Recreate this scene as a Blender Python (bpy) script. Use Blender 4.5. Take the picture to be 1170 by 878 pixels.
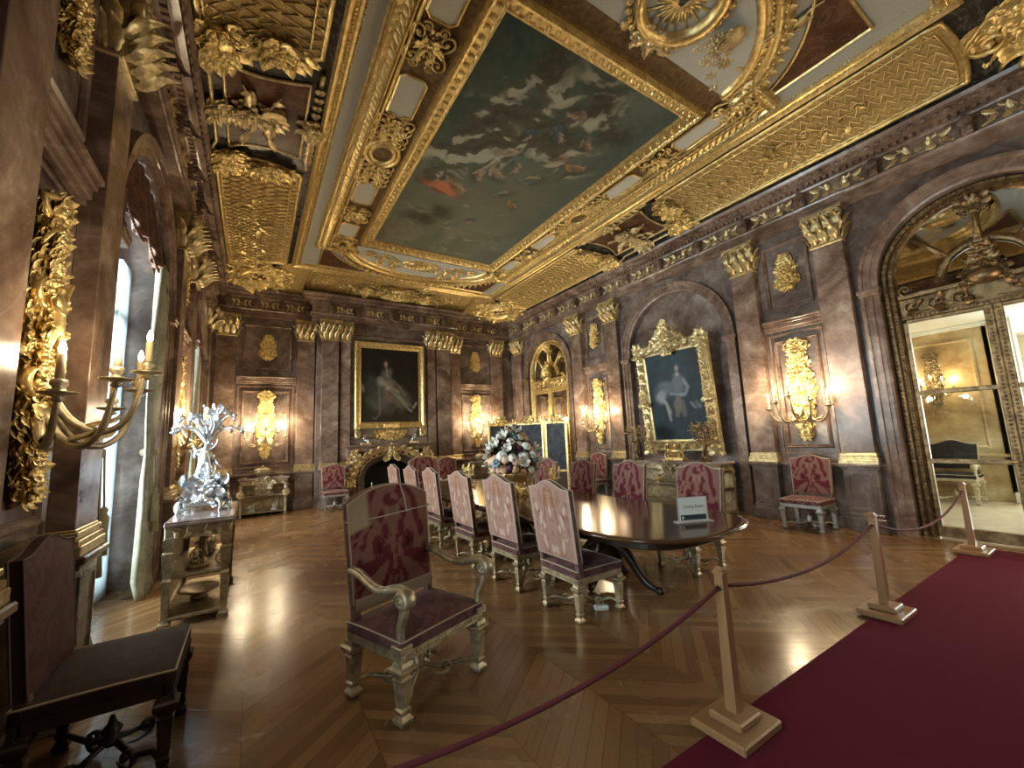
import bpy, math, random
import numpy as np
from mathutils import Matrix

PI = math.pi
scene = bpy.context.scene
COL = scene.collection
for o in list(bpy.data.objects):
    bpy.data.objects.remove(o)

# ------------------------------------------------------------------ camera
cam_data = bpy.data.cameras.new('camera')
cam = bpy.data.objects.new('camera', cam_data)
COL.objects.link(cam)
_r = (0.84639, -0.53082, -0.04308)
_u = (-0.03334, -0.13356, 0.99048)
_f = (0.53152, 0.83690, 0.13074)
cam.matrix_world = Matrix(((_r[0], _u[0], -_f[0], 0.0), (_r[1], _u[1], -_f[1], 0.0), (_r[2], _u[2], -_f[2], 1.6), (0, 0, 0, 1)))
cam_data.sensor_width = 36.0
cam_data.lens = 467.06 / 1170.0 * 36.0
cam_data.clip_start = 0.02
scene.camera = cam

# ------------------------------------------------------------------ world, exposure
scene.view_settings.view_transform = 'Standard'
scene.view_settings.look = 'None'
scene.view_settings.gamma = 1.0
scene.view_settings.use_curve_mapping = False
scene.view_settings.exposure = 1.5
scene.cycles.use_denoising = True
scene.cycles.max_bounces = 7
scene.cycles.diffuse_bounces = 4
scene.cycles.glossy_bounces = 4
scene.cycles.transmission_bounces = 5
scene.cycles.transparent_max_bounces = 8
scene.cycles.sample_clamp_indirect = 4.0
scene.cycles.caustics_reflective = False
scene.cycles.caustics_refractive = False
world = bpy.data.worlds.new('sky')
scene.world = world
world.use_nodes = True
world.node_tree.nodes['Background'].inputs[0].default_value = (0.72, 0.90, 1.0, 1)
world.node_tree.nodes['Background'].inputs[1].default_value = 2.2

def area(name, loc, rot, sx, sy, power, col):
    d = bpy.data.lights.new(name, 'AREA')
    d.shape = 'RECTANGLE'; d.size = sx; d.size_y = sy; d.energy = power; d.color = col
    o = bpy.data.objects.new(name, d); COL.objects.link(o)
    o.location = loc; o.rotation_euler = rot
    return o
# daylight arriving at the three tall windows of the left wall
for yy, pw in ((10.28, 130), (5.63, 160), (0.98, 40)):
    area('window_daylight', (-2.05, yy, 2.4), (0, -PI / 2, 0), 3.6, 1.7, pw, (0.95, 0.97, 1.0))
# daylight reaching the stair hall beyond the glazed door
area('hall_daylight', (10.4, -1.0, 3.2), (-PI / 2, 0, 0), 3.2, 2.2, 110, (1.0, 0.97, 0.9))
SCONCE_W = 36.0

# ------------------------------------------------------------------ matrices and mesh builder
def I4(): return np.eye(4)
def TR(x=0, y=0, z=0):
    m = np.eye(4); m[:3, 3] = (x, y, z); return m
def SC(a, b=None, c=None):
    if b is None: b = c = a
    return np.diag([a, b, c, 1.0])
def RX(a):
    c, s = math.cos(a), math.sin(a); m = np.eye(4); m[1, 1] = c; m[1, 2] = -s; m[2, 1] = s; m[2, 2] = c; return m
def RY(a):
    c, s = math.cos(a), math.sin(a); m = np.eye(4); m[0, 0] = c; m[0, 2] = s; m[2, 0] = -s; m[2, 2] = c; return m
def RZ(a):
    c, s = math.cos(a), math.sin(a); m = np.eye(4); m[0, 0] = c; m[0, 1] = -s; m[1, 0] = s; m[1, 1] = c; return m
def BASIS(U, V, W, O):
    m = np.eye(4); m[:3, 0] = U; m[:3, 1] = V; m[:3, 2] = W; m[:3, 3] = O; return m
def MM(m): return Matrix([list(map(float, r)) for r in m])

class MB:
    def __init__(s): s.V = []; s.F = []; s.M = []; s.S = []; s.n = 0
    def add(s, vf, T=None, mi=0, smooth=True):
        v, f = vf
        v = np.asarray(v, float).reshape(-1, 3)
        flip = False
        if T is not None:
            v = v @ T[:3, :3].T + T[:3, 3]
            flip = np.linalg.det(T[:3, :3]) < 0
        n = s.n
        if flip: s.F.extend([tuple(n + i for i in reversed(q)) for q in f])
        else: s.F.extend([tuple(n + i for i in q) for q in f])
        s.M.extend([mi] * len(f)); s.S.extend([smooth] * len(f))
        s.V.append(v); s.n += len(v)
        return s
    def box(s, x0, x1, y0, y1, z0, z1, T=None, mi=0, c=0.0):
        return s.add(cbox(x0, x1, y0, y1, z0, z1, c), T, mi, False)
    def mesh(s, name, mats):
        me = bpy.data.meshes.new(name)
        V = np.concatenate(s.V) if s.V else np.zeros((0, 3))
        me.from_pydata(V.tolist(), [], s.F)
        for m in mats: me.materials.append(m)
        me.polygons.foreach_set('material_index', s.M)
        me.polygons.foreach_set('use_smooth', s.S)
        me.update()
        return me

def cbox(x0, x1, y0, y1, z0, z1, c=0.0):
    if c <= 0:
        v = [(x0, y0, z0), (x1, y0, z0), (x1, y1, z0), (x0, y1, z0), (x0, y0, z1), (x1, y0, z1), (x1, y1, z1), (x0, y1, z1)]
        return v, [(3, 2, 1, 0), (4, 5, 6, 7), (0, 1, 5, 4), (1, 2, 6, 5), (2, 3, 7, 6), (3, 0, 4, 7)]
    v = []; f = []
    rings = [(z0, c), (z0 + c, 0), (z1 - c, 0), (z1, c)]
    for z, k in rings:
        p = [(x0 + k, y0 + c), (x0 + c, y0 + k), (x1 - c, y0 + k), (x1 - k, y0 + c), (x1 - k, y1 - c), (x1 - c, y1 - k), (x0 + c, y1 - k), (x0 + k, y1 - c)]
        if k: p = [(x0 + c, y0 + c)] * 2 + [(x1 - c, y0 + c)] * 2 + [(x1 - c, y1 - c)] * 2 + [(x0 + c, y1 - c)] * 2
        v += [(a, b, z) for a, b in p]
    for i in range(3):
        for j in range(8):
            a = i * 8 + j; b = i * 8 + (j + 1) % 8
            f.append((a, b, b + 8, a + 8))
    f.append((6, 4, 2, 0)); f.append((24, 26, 28, 30))
    return v, f

def lathe(prof, seg=16, ph=0.0, cap=True):
    v = []; f = []
    for r, z in prof:
        for k in range(seg):
            a = ph + 2 * PI * k / seg
            v.append((r * math.cos(a), r * math.sin(a), z))
    for i in range(len(prof) - 1):
        for k in range(seg):
            a = i * seg + k; b = i * seg + (k + 1) % seg
            f.append((a, b, b + seg, a + seg))
    if cap:
        f.append(tuple(reversed(range(seg)))); f.append(tuple(range((len(prof) - 1) * seg, len(prof) * seg)))
    return v, f
def sq(prof):   # square-section baluster, half-widths given
    return lathe([(r * 1.414, z) for r, z in prof], 4, PI / 4)

def tube(path, rad, seg=6, cap=True, flat=1.0):
    P = np.asarray(path, float); n = len(P)
    R = [rad] * n if np.isscalar(rad) else list(rad)
    Tn = np.gradient(P, axis=0); Tn /= np.linalg.norm(Tn, axis=1)[:, None] + 1e-9
    up = np.array([0, 0, 1.0]) if abs(Tn[0][2]) < .9 else np.array([1.0, 0, 0])
    v = []
    for i in range(n):
        a = up - Tn[i] * (up @ Tn[i]); l = np.linalg.norm(a)
        a = a / l if l > 1e-6 else np.array([1.0, 0, 0]); up = a
        b = np.cross(Tn[i], a)
        for k in range(seg):
            t = 2 * PI * k / seg
            v.append(P[i] + R[i] * (a * math.cos(t) * flat + b * math.sin(t)))
    f = []
    for i in range(n - 1):
        for k in range(seg):
            x = i * seg + k; y = i * seg + (k + 1) % seg
            f.append((x, y, y + seg, x + seg))
    if cap:
        f.append(tuple(reversed(range(seg)))); f.append(tuple(range((n - 1) * seg, n * seg)))
    return v, f

_bc = {}
def blob(nu=8, nv=5, half=False):   # unit sphere (half: only w >= -0.1)
    k = (nu, nv, half)
    if k in _bc: return _bc[k]
    prof = []
    for i in range(nv + 1):
        a = (-PI / 2 if not half else -0.12) + (PI if not half else PI / 2 + 0.12) * i / nv
        prof.append((max(math.cos(a), 0.02), math.sin(a)))
    _bc[k] = lathe(prof, nu); return _bc[k]

def leaf(L=1.0, Wd=0.35, curl=0.35, lobes=3, ns=9):
    v = []; f = []
    for i in range(ns + 1):
        t = i / ns
        hw = Wd * (math.sin(PI * min(t * .93 + .05, 1)) ** .7) * (0.72 + .38 * abs(math.sin(lobes * PI * t)))
        x = L * (t - 0.10 * t ** 4); w = curl * L * (0.30 * math.sin(PI * t) + 0.9 * t ** 4)
        for c, d in ((-1, -.05), (-.5, .05), (0, .0), (.5, .05), (1, -.05)):
            v.append((x - abs(c) * .06 * L * (1 - t), c * hw, w + d * L * 1.2 + .04 * L))
    for i in range(ns):
        for j in range(4):
            a = i * 5 + j; f.append((a, a + 5, a + 6, a + 1))
    return v, f
LEAF = leaf(1, .30, .40, 3, 8); LEAFW = leaf(1, .42, .5, 4, 9); LEAFN = leaf(1, .17, .35, 2, 6)

def scroll(turns=1.35, n=22, r=.085, tail=0.9):   # unit volute, tail runs off to -x
    P = []; R = []
    for i in range(n):
        t = i / (n - 1); a = t * turns * 2 * PI; q = .5 * (1 - t) ** 1.1 + .06
        P.append((q * math.sin(a) , .5 - q * math.cos(a) - .5 + 0 * a, 0.06 + .08 * t)); R.append(r * (1 - .5 * t))
    P = [(-tail, -.42, .03), (-tail * .5, -.56, .05)] + P
    R = [r * .35, r * .75] + R
    v, f = tube(P, R, 5)
    v = np.array(v); 
    b, bf = blob(6, 3, True); b = np.array(b) * .13 + np.array([0, .0, .1]); n0 = len(v)
    return np.concatenate([v, b]), list(f) + [tuple(n0 + i for i in q) for q in bf]
SCROLL = scroll()
SPIRAL = scroll(1.6, 26, .1, .35)

def rosette(n=8, r=1.0):
    V = []; F = []
    b, bf = blob(6, 3, True)
    def put(M):
        v = np.array(b) @ M[:3, :3].T + M[:3, 3]; k = len(V); V.extend(v.tolist()); F.extend([tuple(k + i for i in q) for q in bf])
    for k in range(n): put(RZ(2 * PI * k / n) @ TR(.62 * r, 0, 0) @ SC(.36 * r, .2 * r, .18 * r))
    put(SC(.27 * r, .27 * r, .34 * r))
    return V, F
ROS = rosette(); ROS5 = rosette(5)

def mould(path, prof, closed=False):
    """sweep prof [(inset, height)] along a 2-D path, inset to the LEFT of travel, mitred"""
    P = np.asarray(path, float); n = len(P); N = []
    for i in range(n):
        a = P[i] - P[i - 1] if (closed or i > 0) else P[i + 1] - P[i]
        b = P[(i + 1) % n] - P[i] if (closed or i < n - 1) else a
        a = a / np.linalg.norm(a); b = b / np.linalg.norm(b)
        na = np.array([-a[1], a[0]]); nb = np.array([-b[1], b[0]])
        m = na + nb; m /= np.linalg.norm(m); m /= max(m @ na, .35); N.append(m)
    v = []; f = []; k = len(prof)
    for i in range(n):
        for s, h in prof:
            q = P[i] + N[i] * s; v.append((q[0], q[1], h))
    for i in range(n if closed else n - 1):
        j = (i + 1) % n
        for c in range(k - 1):
            f.append((i * k + c, j * k + c, j * k + c + 1, i * k + c + 1))
    if not closed:
        f.append(tuple(reversed(range(k)))); f.append(tuple(range((n - 1) * k, n * k)))
    return v, f
def rect(u0, u1, v0, v1): return [(u0, v0), (u1, v0), (u1, v1), (u0, v1)]
def arch(cu, R, vb, sp, n=22):   # closed CCW outline of an arched opening
    return [(cu + R, vb)] + [(cu + R * math.cos(PI * i / n), sp + R * math.sin(PI * i / n)) for i in range(n + 1)] + [(cu - R, vb)]
def ell(cx, cy, a, b, t0=0, t1=2 * PI, n=40, closed=True):
    m = n if closed else n + 1
    return [(cx + a * math.cos(t0 + (t1 - t0) * i / n), cy + b * math.sin(t0 + (t1 - t0) * i / n)) for i in range(m)]
def slab(path, h0, h1):  # flat filled outline (CCW) extruded from h0 up to h1
    n = len(path); v = [(x, y, h0) for x, y in path] + [(x, y, h1) for x, y in path]
    f = [tuple(range(n, 2 * n)), tuple(reversed(range(n)))] + [(i, (i + 1) % n, n + (i + 1) % n, n + i) for i in range(n)]
    return v, f

def beads(mb, path, r, step, T, mi=0, flat=1.0, closed=True):
    P = list(path) + ([path[0]] if closed else [])
    for a, b in zip(P[:-1], P[1:]):
        a = np.array(a); b = np.array(b); L = np.linalg.norm(b - a); n = max(1, int(L / step)); ang = math.atan2(b[1] - a[1], b[0] - a[0])
        for i in range(n):
            p = a + (b - a) * (i + .5) / n
            mb.add(blob(6, 3, True), T @ TR(p[0], p[1], 0) @ RZ(ang) @ SC(r * flat, r, r), mi)

def foliage(mb, T, hw, H, n, size, seed, mi=0, lift=.05, core=True, sc=.35, bl=.5):
    """mirror-symmetric carved foliage filling |u| < hw(t), 0 < v < H (local plane), real relief"""
    rnd = random.Random(seed)
    if core:
        for i in range(9):
            t = (i + .5) / 9; w = hw(t)
            mb.add(blob(8, 3, True), T @ TR(0, t * H, 0) @ SC(max(w * .62, .01), H / 11, lift * .9), mi)
    for k in range(n):
        t = (k + rnd.random()) / n; w = hw(t); u = w * rnd.random() ** .8
        s = size * (.65 + .7 * rnd.random()); a = rnd.uniform(-.9, 1.25) + (.5 if t > .5 else -.5)
        z = lift * (1 - (u / (w + 1e-3)) ** 2) * .9
        q = rnd.random()
        for sg in (1, -1):
            B = T @ SC(sg, 1, 1) @ TR(u, t * H, z) @ RZ(a)
            if q < sc: mb.add(SCROLL, B @ SC(s * .6, s * .6, s * .8), mi)
            else: mb.add(LEAF if q < .8 else LEAFW, B @ SC(s, s, s * .9), mi)
    for k in range(int(n * bl)):
        t = rnd.random(); w = hw(t) * .5; u = rnd.uniform(0, w); s = size * (.2 + .22 * rnd.random())
        for sg in (1, -1): mb.add(ROS5 if k % 3 == 0 else blob(6, 4), T @ SC(sg, 1, 1) @ TR(u, t * H, lift * .9) @ SC(s, s, s), mi)

def rinceau(mb, T, L, H, n=None, mi=0, seed=0):   # running scroll centred at 0, symmetric about u = 0
    n = n or max(1, int(L / 2 / H / 1.1)); st = L / 2 / n
    mb.add(ROS, T @ SC(H * .32), mi)
    for k in range(n):
        up = 1 if (k + seed) % 2 == 0 else -1
        for sg in (1, -1):
            B = T @ SC(sg, 1, 1) @ TR((k + .62) * st, 0, 0) @ SC(1, up, 1)
            mb.add(SCROLL, B @ SC(H * .8, H * .8, H * .5), mi)
            mb.add(LEAF, B @ TR(-.1 * st, -.2 * H, 0) @ RZ(-.5) @ SC(H * .9), mi); mb.add(LEAF, B @ TR(.05 * st, -.1 * H, 0) @ RZ(1.4) @ SC(H * .8), mi)
            mb.add(LEAFN, B @ TR(.1 * st, .3 * H, 0) @ RZ(.5) @ SC(H * .8), mi)

# ------------------------------------------------------------------ objects
def obj(name, mb, mats, parent=None, M=None, mod=None):
    if not isinstance(mats, (list, tuple)): mats = [mats]
    me = mb.mesh(name, mats) if isinstance(mb, MB) else mb
    o = bpy.data.objects.new(name, me); COL.objects.link(o)
    if parent is not None: o.parent = parent
    if M is not None: o.matrix_local = MM(M)
    return o
def thing(name, label, cat, M=None, group=None):
    o = bpy.data.objects.new(name, None); COL.objects.link(o); o.empty_display_size = .1
    if M is not None: o.matrix_world = MM(M)
    return tag(o, label, cat, group)
def tag(o, label, cat, group=None):
    o['label'] = label; o['category'] = cat
    if group: o['group'] = group
    elif 'group' in o.keys(): del o['group']
    return o
def struct(o): o['kind'] = 'structure'; return o
def kids(o): return [c for c in bpy.data.objects if c.parent == o]
def copy_tree(o, M=None, label=None, parent=None, group='same'):
    ch = kids(o)
    c = o.copy(); COL.objects.link(c)
    if parent is not None: c.parent = parent
    if M is not None: c.matrix_world = MM(M)
    if label: c['label'] = label
    if group != 'same':
        if group: c['group'] = group
        elif 'group' in c.keys(): del c['group']
    for k in ch: copy_tree(k, parent=c)
    return c

# ------------------------------------------------------------------ materials
class NT:
    def __init__(s, name):
        s.m = bpy.data.materials.new(name); s.m.use_nodes = True; s.t = s.m.node_tree
        s.b = s.t.nodes['Principled BSDF']
    def n(s, typ, ins=None, **kw):
        x = s.t.nodes.new('ShaderNode' + typ)
        for k, v in kw.items(): setattr(x, k, v)
        for k, v in (ins or {}).items():
            if isinstance(v, bpy.types.NodeSocket): s.t.links.new(v, x.inputs[k])
            else: x.inputs[k].default_value = v
        return x
    def set(s, **kw):
        for k, v in kw.items():
            k = k.replace('_', ' ')
            if isinstance(v, bpy.types.NodeSocket): s.t.links.new(v, s.b.inputs[k])
            else: s.b.inputs[k].default_value = v
        return s
    def co(s, kind='Object', scale=1.0, loc=(0, 0, 0), rot=(0, 0, 0)):
        c = s.n('TexCoord').outputs[kind]
        sc = scale if isinstance(scale, tuple) else (scale,) * 3
        return s.n('Mapping', {'Vector': c, 'Scale': sc, 'Location': loc, 'Rotation': rot}).outputs[0]
    def noise(s, vec, scale, detail=4.0, rough=.55, dist=0.0):
        return s.n('TexNoise', {'Vector': vec, 'Scale': scale, 'Detail': detail, 'Roughness': rough, 'Distortion': dist})
    def ramp(s, fac, stops):
        r = s.n('ValToRGB', {'Fac': fac}); e = r.color_ramp.elements
        while len(e) < len(stops): e.new(.5)
        for x, (p, c) in zip(e, stops): x.position = p; x.color = (*c, 1) if len(c) == 3 else c
        return r.outputs[0]
    def bump(s, h, dist=.01, strength=1.0):
        s.t.links.new(s.n('Bump', {'Height': h, 'Distance': dist, 'Strength': strength}).outputs[0], s.b.inputs['Normal']); return s
    def math(s, op, a, b=0.0):
        x = s.n('Math', {0: a, 1: b}, operation=op); return x.outputs[0]
    def mix(s, f, a, b):
        x = s.n('Mix', data_type='RGBA')
        for k, v in ((0, f), (6, a), (7, b)):
            if isinstance(v, bpy.types.NodeSocket): s.t.links.new(v, x.inputs[k])
            else: x.inputs[k].default_value = (*v, 1) if isinstance(v, tuple) and len(v) == 3 else v
        return x.outputs[2]

def world_co(t): return t.n('NewGeometry').outputs['Position']

def marble(name, stops, scale, vein=(.62, .5, .42), va=.35, rough=.21, geo=True):
    t = NT(name); c = world_co(t) if geo else t.co('Object')
    st = t.n('Mapping', {'Vector': c, 'Scale': (1, 1, 1.15), 'Rotation': (.35, .3, .1)}).outputs[0]
    a = t.noise(st, scale, 7, .62, 1.1).outputs[0]
    b = t.noise(st, scale * 4.5, 6, .65, .4).outputs[0]
    f = t.math('ADD', t.math('MULTIPLY', a, .72), t.math('MULTIPLY', b, .28))
    col = t.ramp(f, stops)
    v = t.noise(st, scale * .75, 5, .6, 1.6).outputs[0]
    vv = t.math('ABSOLUTE', t.math('SUBTRACT', v, .5))
    vm = t.ramp(vv, [(0.0, (va,) * 3), (.012, (va * .3,) * 3), (.035, (0, 0, 0))])
    t.set(Base_Color=t.mix(vm, col, vein), Roughness=rough, Specular_IOR_Level=.38)
    return t.m
M_rose = marble('rose_marble', [(.32, (.075, .044, .031)), (.43, (.160, .099, .071)), (.51, (.235, .155, .116)), (.58, (.325, .228, .177)), (.68, (.52, .42, .34))], 1.3, va=.16)
M_mauve = marble('mauve_marble', [(.32, (.068, .045, .037)), (.44, (.135, .094, .078)), (.53, (.205, .152, .128)), (.60, (.300, .240, .210)), (.70, (.48, .42, .38))], 1.05, va=.14)
M_darkm = marble('green_black_marble', [(.35, (.018, .017, .013)), (.55, (.040, .036, .028)), (.7, (.085, .072, .055))], 3.0, va=.2, rough=.25)
M_brownm = marble('red_brown_marble', [(.35, (.060, .026, .012)), (.52, (.115, .052, .024)), (.68, (.18, .085, .042))], 2.2, va=.1, rough=.25)
M_white = marble('console_top_marble', [(.35, (.20, .14, .12)), (.55, (.36, .28, .25)), (.7, (.52, .44, .40))], 3.0, va=.3, rough=.12)
M_siena = marble('yellow_siena_marble', [(.33, (.26, .145, .055)), (.48, (.46, .31, .14)), (.6, (.62, .47, .26)), (.72, (.72, .62, .42))], .9, va=.2, rough=.2)
M_cream = marble('cream_marble', [(.35, (.55, .46, .32)), (.6, (.70, .62, .47))], 1.0, va=.1, rough=.2)

def gold(name, c1, c2, rough=.36, metal=.85, bs=60, bd=.003):
    t = NT(name); c = t.co('Object')
    n = t.noise(c, 14, 5, .6).outputs[0]
    col = t.mix(t.ramp(n, [(.35, (0, 0, 0)), (.65, (1, 1, 1))]), c1, c2)
    t.set(Base_Color=col, Metallic=metal, Roughness=rough)
    t.bump(t.noise(c, bs, 4, .6).outputs[0], bd); return t.m
M_gold = gold('gilding', (.66, .46, .17), (1.0, .80, .38), rough=.30, metal=.78)
M_goldd = gold('dark_bronze_gilt', (.13, .085, .042), (.34, .235, .12), rough=.38)
M_goldp = gold('pale_gilding', (.48, .37, .18), (.86, .71, .40), rough=.32, metal=.72)
M_bronze = gold('aged_bronze_gilt', (.30, .245, .15), (.60, .51, .34), rough=.42, metal=.7)
M_silver = gold('silver', (.60, .65, .70), (.88, .92, .96), rough=.25, metal=.9)
M_iron = gold('black_iron', (.012, .011, .01), (.03, .028, .025), rough=.5, metal=.6)

t = NT('gilded_relief_ground'); c = world_co(t)
vo = t.n('TexVoronoi', {'Vector': c, 'Scale': 13.0}, feature='SMOOTH_F1').outputs[0]
nn = t.noise(c, 22, 5, .65, .6).outputs[0]
h = t.math('ADD', t.math('MULTIPLY', vo, .9), nn)
t.set(Base_Color=t.mix(nn, (.44, .28, .095), (.80, .58, .25)), Metallic=.5, Roughness=.45); t.bump(h, .03)
M_gground = t.m

t = NT('brown_gold_ground'); c = world_co(t)
nn = t.noise(c, 16, 6, .7, .5).outputs[0]
t.set(Base_Color=t.ramp(nn, [(.35, (.10, .058, .024)), (.6, (.24, .15, .065)), (.75, (.40, .27, .12))]), Metallic=.35, Roughness=.5); t.bump(nn, .02)
M_bgg = t.m

def plain(name, col, rough=.5, metal=0.0, nz=0.12, sc=20, spec=.5):
    t = NT(name); n = t.noise(t.co('Object'), sc, 4, .6).outputs[0]
    a = tuple(x * (1 - nz) for x in col); b = tuple(min(1, x * (1 + nz)) for x in col)
    t.set(Base_Color=t.mix(n, a, b), Roughness=rough, Metallic=metal, Specular_IOR_Level=spec); return t.m
M_tablet = plain('grey_enamel_tablet', (.62, .62, .55), .25, nz=.06)
M_greystrip = plain('grey_painted_strip', (.44, .44, .39), .4, nz=.08)
M_frost = plain('pale_blue_field', (.50, .50, .44), .5, nz=.1)
M_plaster = plain('white_plaster', (.72, .70, .62), .6, nz=.04)
M_whitepaint = plain('white_paint', (.70, .72, .70), .4, nz=.03)
M_black = plain('soot_black', (.008, .007, .006), .8)
M_greystone = plain('grey_hearth_stone', (.14, .12, .095), .5)
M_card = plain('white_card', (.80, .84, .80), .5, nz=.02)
M_slate = plain('dark_blue_print', (.02, .05, .06), .5)
M_ink = plain('grey_ink', (.10, .10, .08), .6)
M_candle = plain('ivory_candle', (.72, .55, .32), .5, nz=.05)
M_trim = plain('pale_braid', (.50, .40, .30), .6, sc=80)
M_strap = plain('clear_film_strap', (.62, .58, .54), .2, nz=.05)
M_greenleaf = plain('leaf_green', (.035, .055, .022), .5, nz=.4)
M_petal_w = plain('white_petal', (.82, .82, .74), .6, nz=.08)
M_petal_b = plain('blue_white_petal', (.40, .52, .60), .6, nz=.12)
M_petal_p = plain('peach_petal', (.78, .50, .32), .6, nz=.1)
M_petal_d = plain('burgundy_petal', (.07, .015, .03), .5, nz=.2)
M_tassel = plain('green_gold_tassel', (.36, .33, .20), .7, sc=90)

def damask_cloth(name, a, b, sc, rough=.75, sheen=.05):
    t = NT(name); c = t.co('Object', sc)
    n = t.noise(c, 3.2, 2, .5, 1.2).outputs[0]
    w = t.ramp(n, [(.46, (0, 0, 0)), (.52, (1, 1, 1))])
    t.set(Base_Color=t.mix(w, a, b), Roughness=rough, Sheen_Weight=sheen)
    t.bump(t.noise(c, 60, 2).outputs[0], .002); return t.m
M_plum = damask_cloth('plum_damask', (.095, .024, .028), (.165, .060, .056), 3.2, sheen=.1)
M_plumside = damask_cloth('plum_side_cloth', (.12, .055, .05), (.19, .10, .085), 3)
M_ropered = plain('red_rope', (.13, .018, .024), .8, sc=150)
M_drape = damask_cloth('cream_green_drape', (.36, .35, .25), (.47, .45, .34), 2.0)
M_val = damask_cloth('red_brown_valance', (.085, .032, .018), (.15, .065, .032), 2.2)

t = NT('sheer_curtain'); tr = t.n('BsdfTranslucent', {'Color': (.92, .97, 1, 1)}); df = t.n('BsdfDiffuse', {'Color': (.8, .85, .88, 1)}); tp = t.n('BsdfTransparent', {})
m1 = t.n('MixShader', {0: .55, 1: df.outputs[0], 2: tr.outputs[0]}); m2 = t.n('MixShader', {0: .25, 1: m1.outputs[0], 2: tp.outputs[0]})
t.t.links.new(m2.outputs[0], t.t.nodes['Material Output'].inputs[0]); M_sheer = t.m

t = NT('window_glass'); gl = t.n('BsdfGlossy', {'Roughness': .02, 'Color': (1, 1, 1, 1)}); tp = t.n('BsdfTransparent', {'Color': (.93, .97, .96, 1)}); fr = t.n('Fresnel', {'IOR': 1.45})
m1 = t.n('MixShader', {0: fr.outputs[0], 1: tp.outputs[0], 2: gl.outputs[0]})
t.t.links.new(m1.outputs[0], t.t.nodes['Material Output'].inputs[0]); M_glass = t.m

t = NT('old_mirror'); n = t.noise(t.co('Object'), 1.5, 3).outputs[0]
t.set(Base_Color=t.mix(n, (.55, .53, .46), (.72, .70, .62)), Metallic=1.0, Roughness=.03); M_mirror = t.m

t = NT('bulb_glow'); e = t.n('Emission', {'Color': (1.0, .80, .50, 1), 'Strength': 22.0})
t.t.links.new(e.outputs[0], t.t.nodes['Material Output'].inputs[0]); M_bulb = t.m

# parquet laid in large chevrons
t = NT('oak_parquet'); sx = t.n('SeparateXYZ', {0: world_co(t)})
W = .62
cu = t.math('DIVIDE', sx.outputs[0], W); ci = t.math('FLOOR', cu); fr_ = t.math('FRACT', cu)
par = t.math('MODULO', t.math('ABSOLUTE', ci), 2.0)
dirn = t.math('SUBTRACT', t.math('MULTIPLY', par, 2.0), 1.0)
tt = t.math('ADD', sx.outputs[1], t.math('MULTIPLY', dirn, t.math('MULTIPLY', fr_, W * .85)))
pi_ = t.math('DIVIDE', tt, .105); pid = t.math('FLOOR', pi_); pf = t.math('FRACT', pi_)
cid = t.n('CombineXYZ', {0: ci, 1: pid, 2: 0.0}).outputs[0]
wn = t.n('TexWhiteNoise', {0: cid}, noise_dimensions='2D').outputs[0]
gv = t.n('CombineXYZ', {0: t.math('MULTIPLY', fr_, 2.0), 1: t.math('MULTIPLY', tt, 38.0), 2: ci}).outputs[0]
gr = t.noise(gv, 1.6, 4, .6).outputs[0]
e1 = t.math('LESS_THAN', t.math('MINIMUM', pf, t.math('SUBTRACT', 1.0, pf)), .022)
e2 = t.math('LESS_THAN', t.math('MINIMUM', fr_, t.math('SUBTRACT', 1.0, fr_)), .004)
gap = t.math('MAXIMUM', e1, e2)
base = t.ramp(t.math('ADD', t.math('MULTIPLY', wn, .55), t.math('MULTIPLY', gr, .45)), [(.10, (.165, .082, .031)), (.5, (.255, .135, .055)), (.9, (.35, .20, .090))])
col = t.mix(t.math('MULTIPLY', gap, .55), base, (.05, .022, .009))
rg = t.ramp(t.noise(world_co(t), 1.3, 5, .6, .5).outputs[0], [(.35, (.17,) * 3), (.65, (.31,) * 3)])
t.set(Base_Color=col, Roughness=rg, Specular_IOR_Level=.55)
t.bump(t.math('SUBTRACT', t.math('MULTIPLY', wn, .35), gap), .0025, .8)
M_floor = t.m

t = NT('red_carpet'); c = world_co(t)
n1 = t.noise(c, .9, 3).outputs[0]; n2 = t.noise(c, 260, 2).outputs[0]
t.set(Base_Color=t.mix(n1, (.108, .007, .019), (.145, .012, .029)), Roughness=.95, Sheen_Weight=.04, Specular_IOR_Level=.03)
t.bump(n2, .003); M_carpet = t.m

def wood(name, a, b, rough, sc=(2, 2, 30)):
    t = NT(name); n = t.noise(t.co('Object', sc), 2.2, 5, .6, .5).outputs[0]
    t.set(Base_Color=t.mix(n, a, b), Roughness=rough, Specular_IOR_Level=.5); return t.m
M_table = wood('dark_mahogany', (.060, .025, .011), (.115, .052, .024), .13, (30, 1.5, 30))
M_tableg = wood('carved_dark_mahogany', (.020, .010, .006), (.05, .025, .014), .3)
M_post = wood('honey_oak', (.26, .13, .055), (.42, .24, .115), .3, (14, 14, 1.5))

def attr_mat(name, rough=.7, sheen=0.0, coat=0.0):
    t = NT(name); t.set(Specular_IOR_Level=.2); a = t.n('Attribute', attribute_name='Col')
    n = t.noise(t.co('Object'), 90, 2).outputs[0]
    t.set(Base_Color=a.outputs[0], Roughness=rough, Sheen_Weight=sheen, Coat_Weight=coat)
    t.bump(n, .0015); return t.m
M_canvas = attr_mat('oil_on_canvas', .42)
M_fresco = attr_mat('ceiling_oil_canvas', .7)
M_tap = attr_mat('woven_tapestry', .8, .05)
M_screen = attr_mat('tooled_leather', .5)

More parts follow.
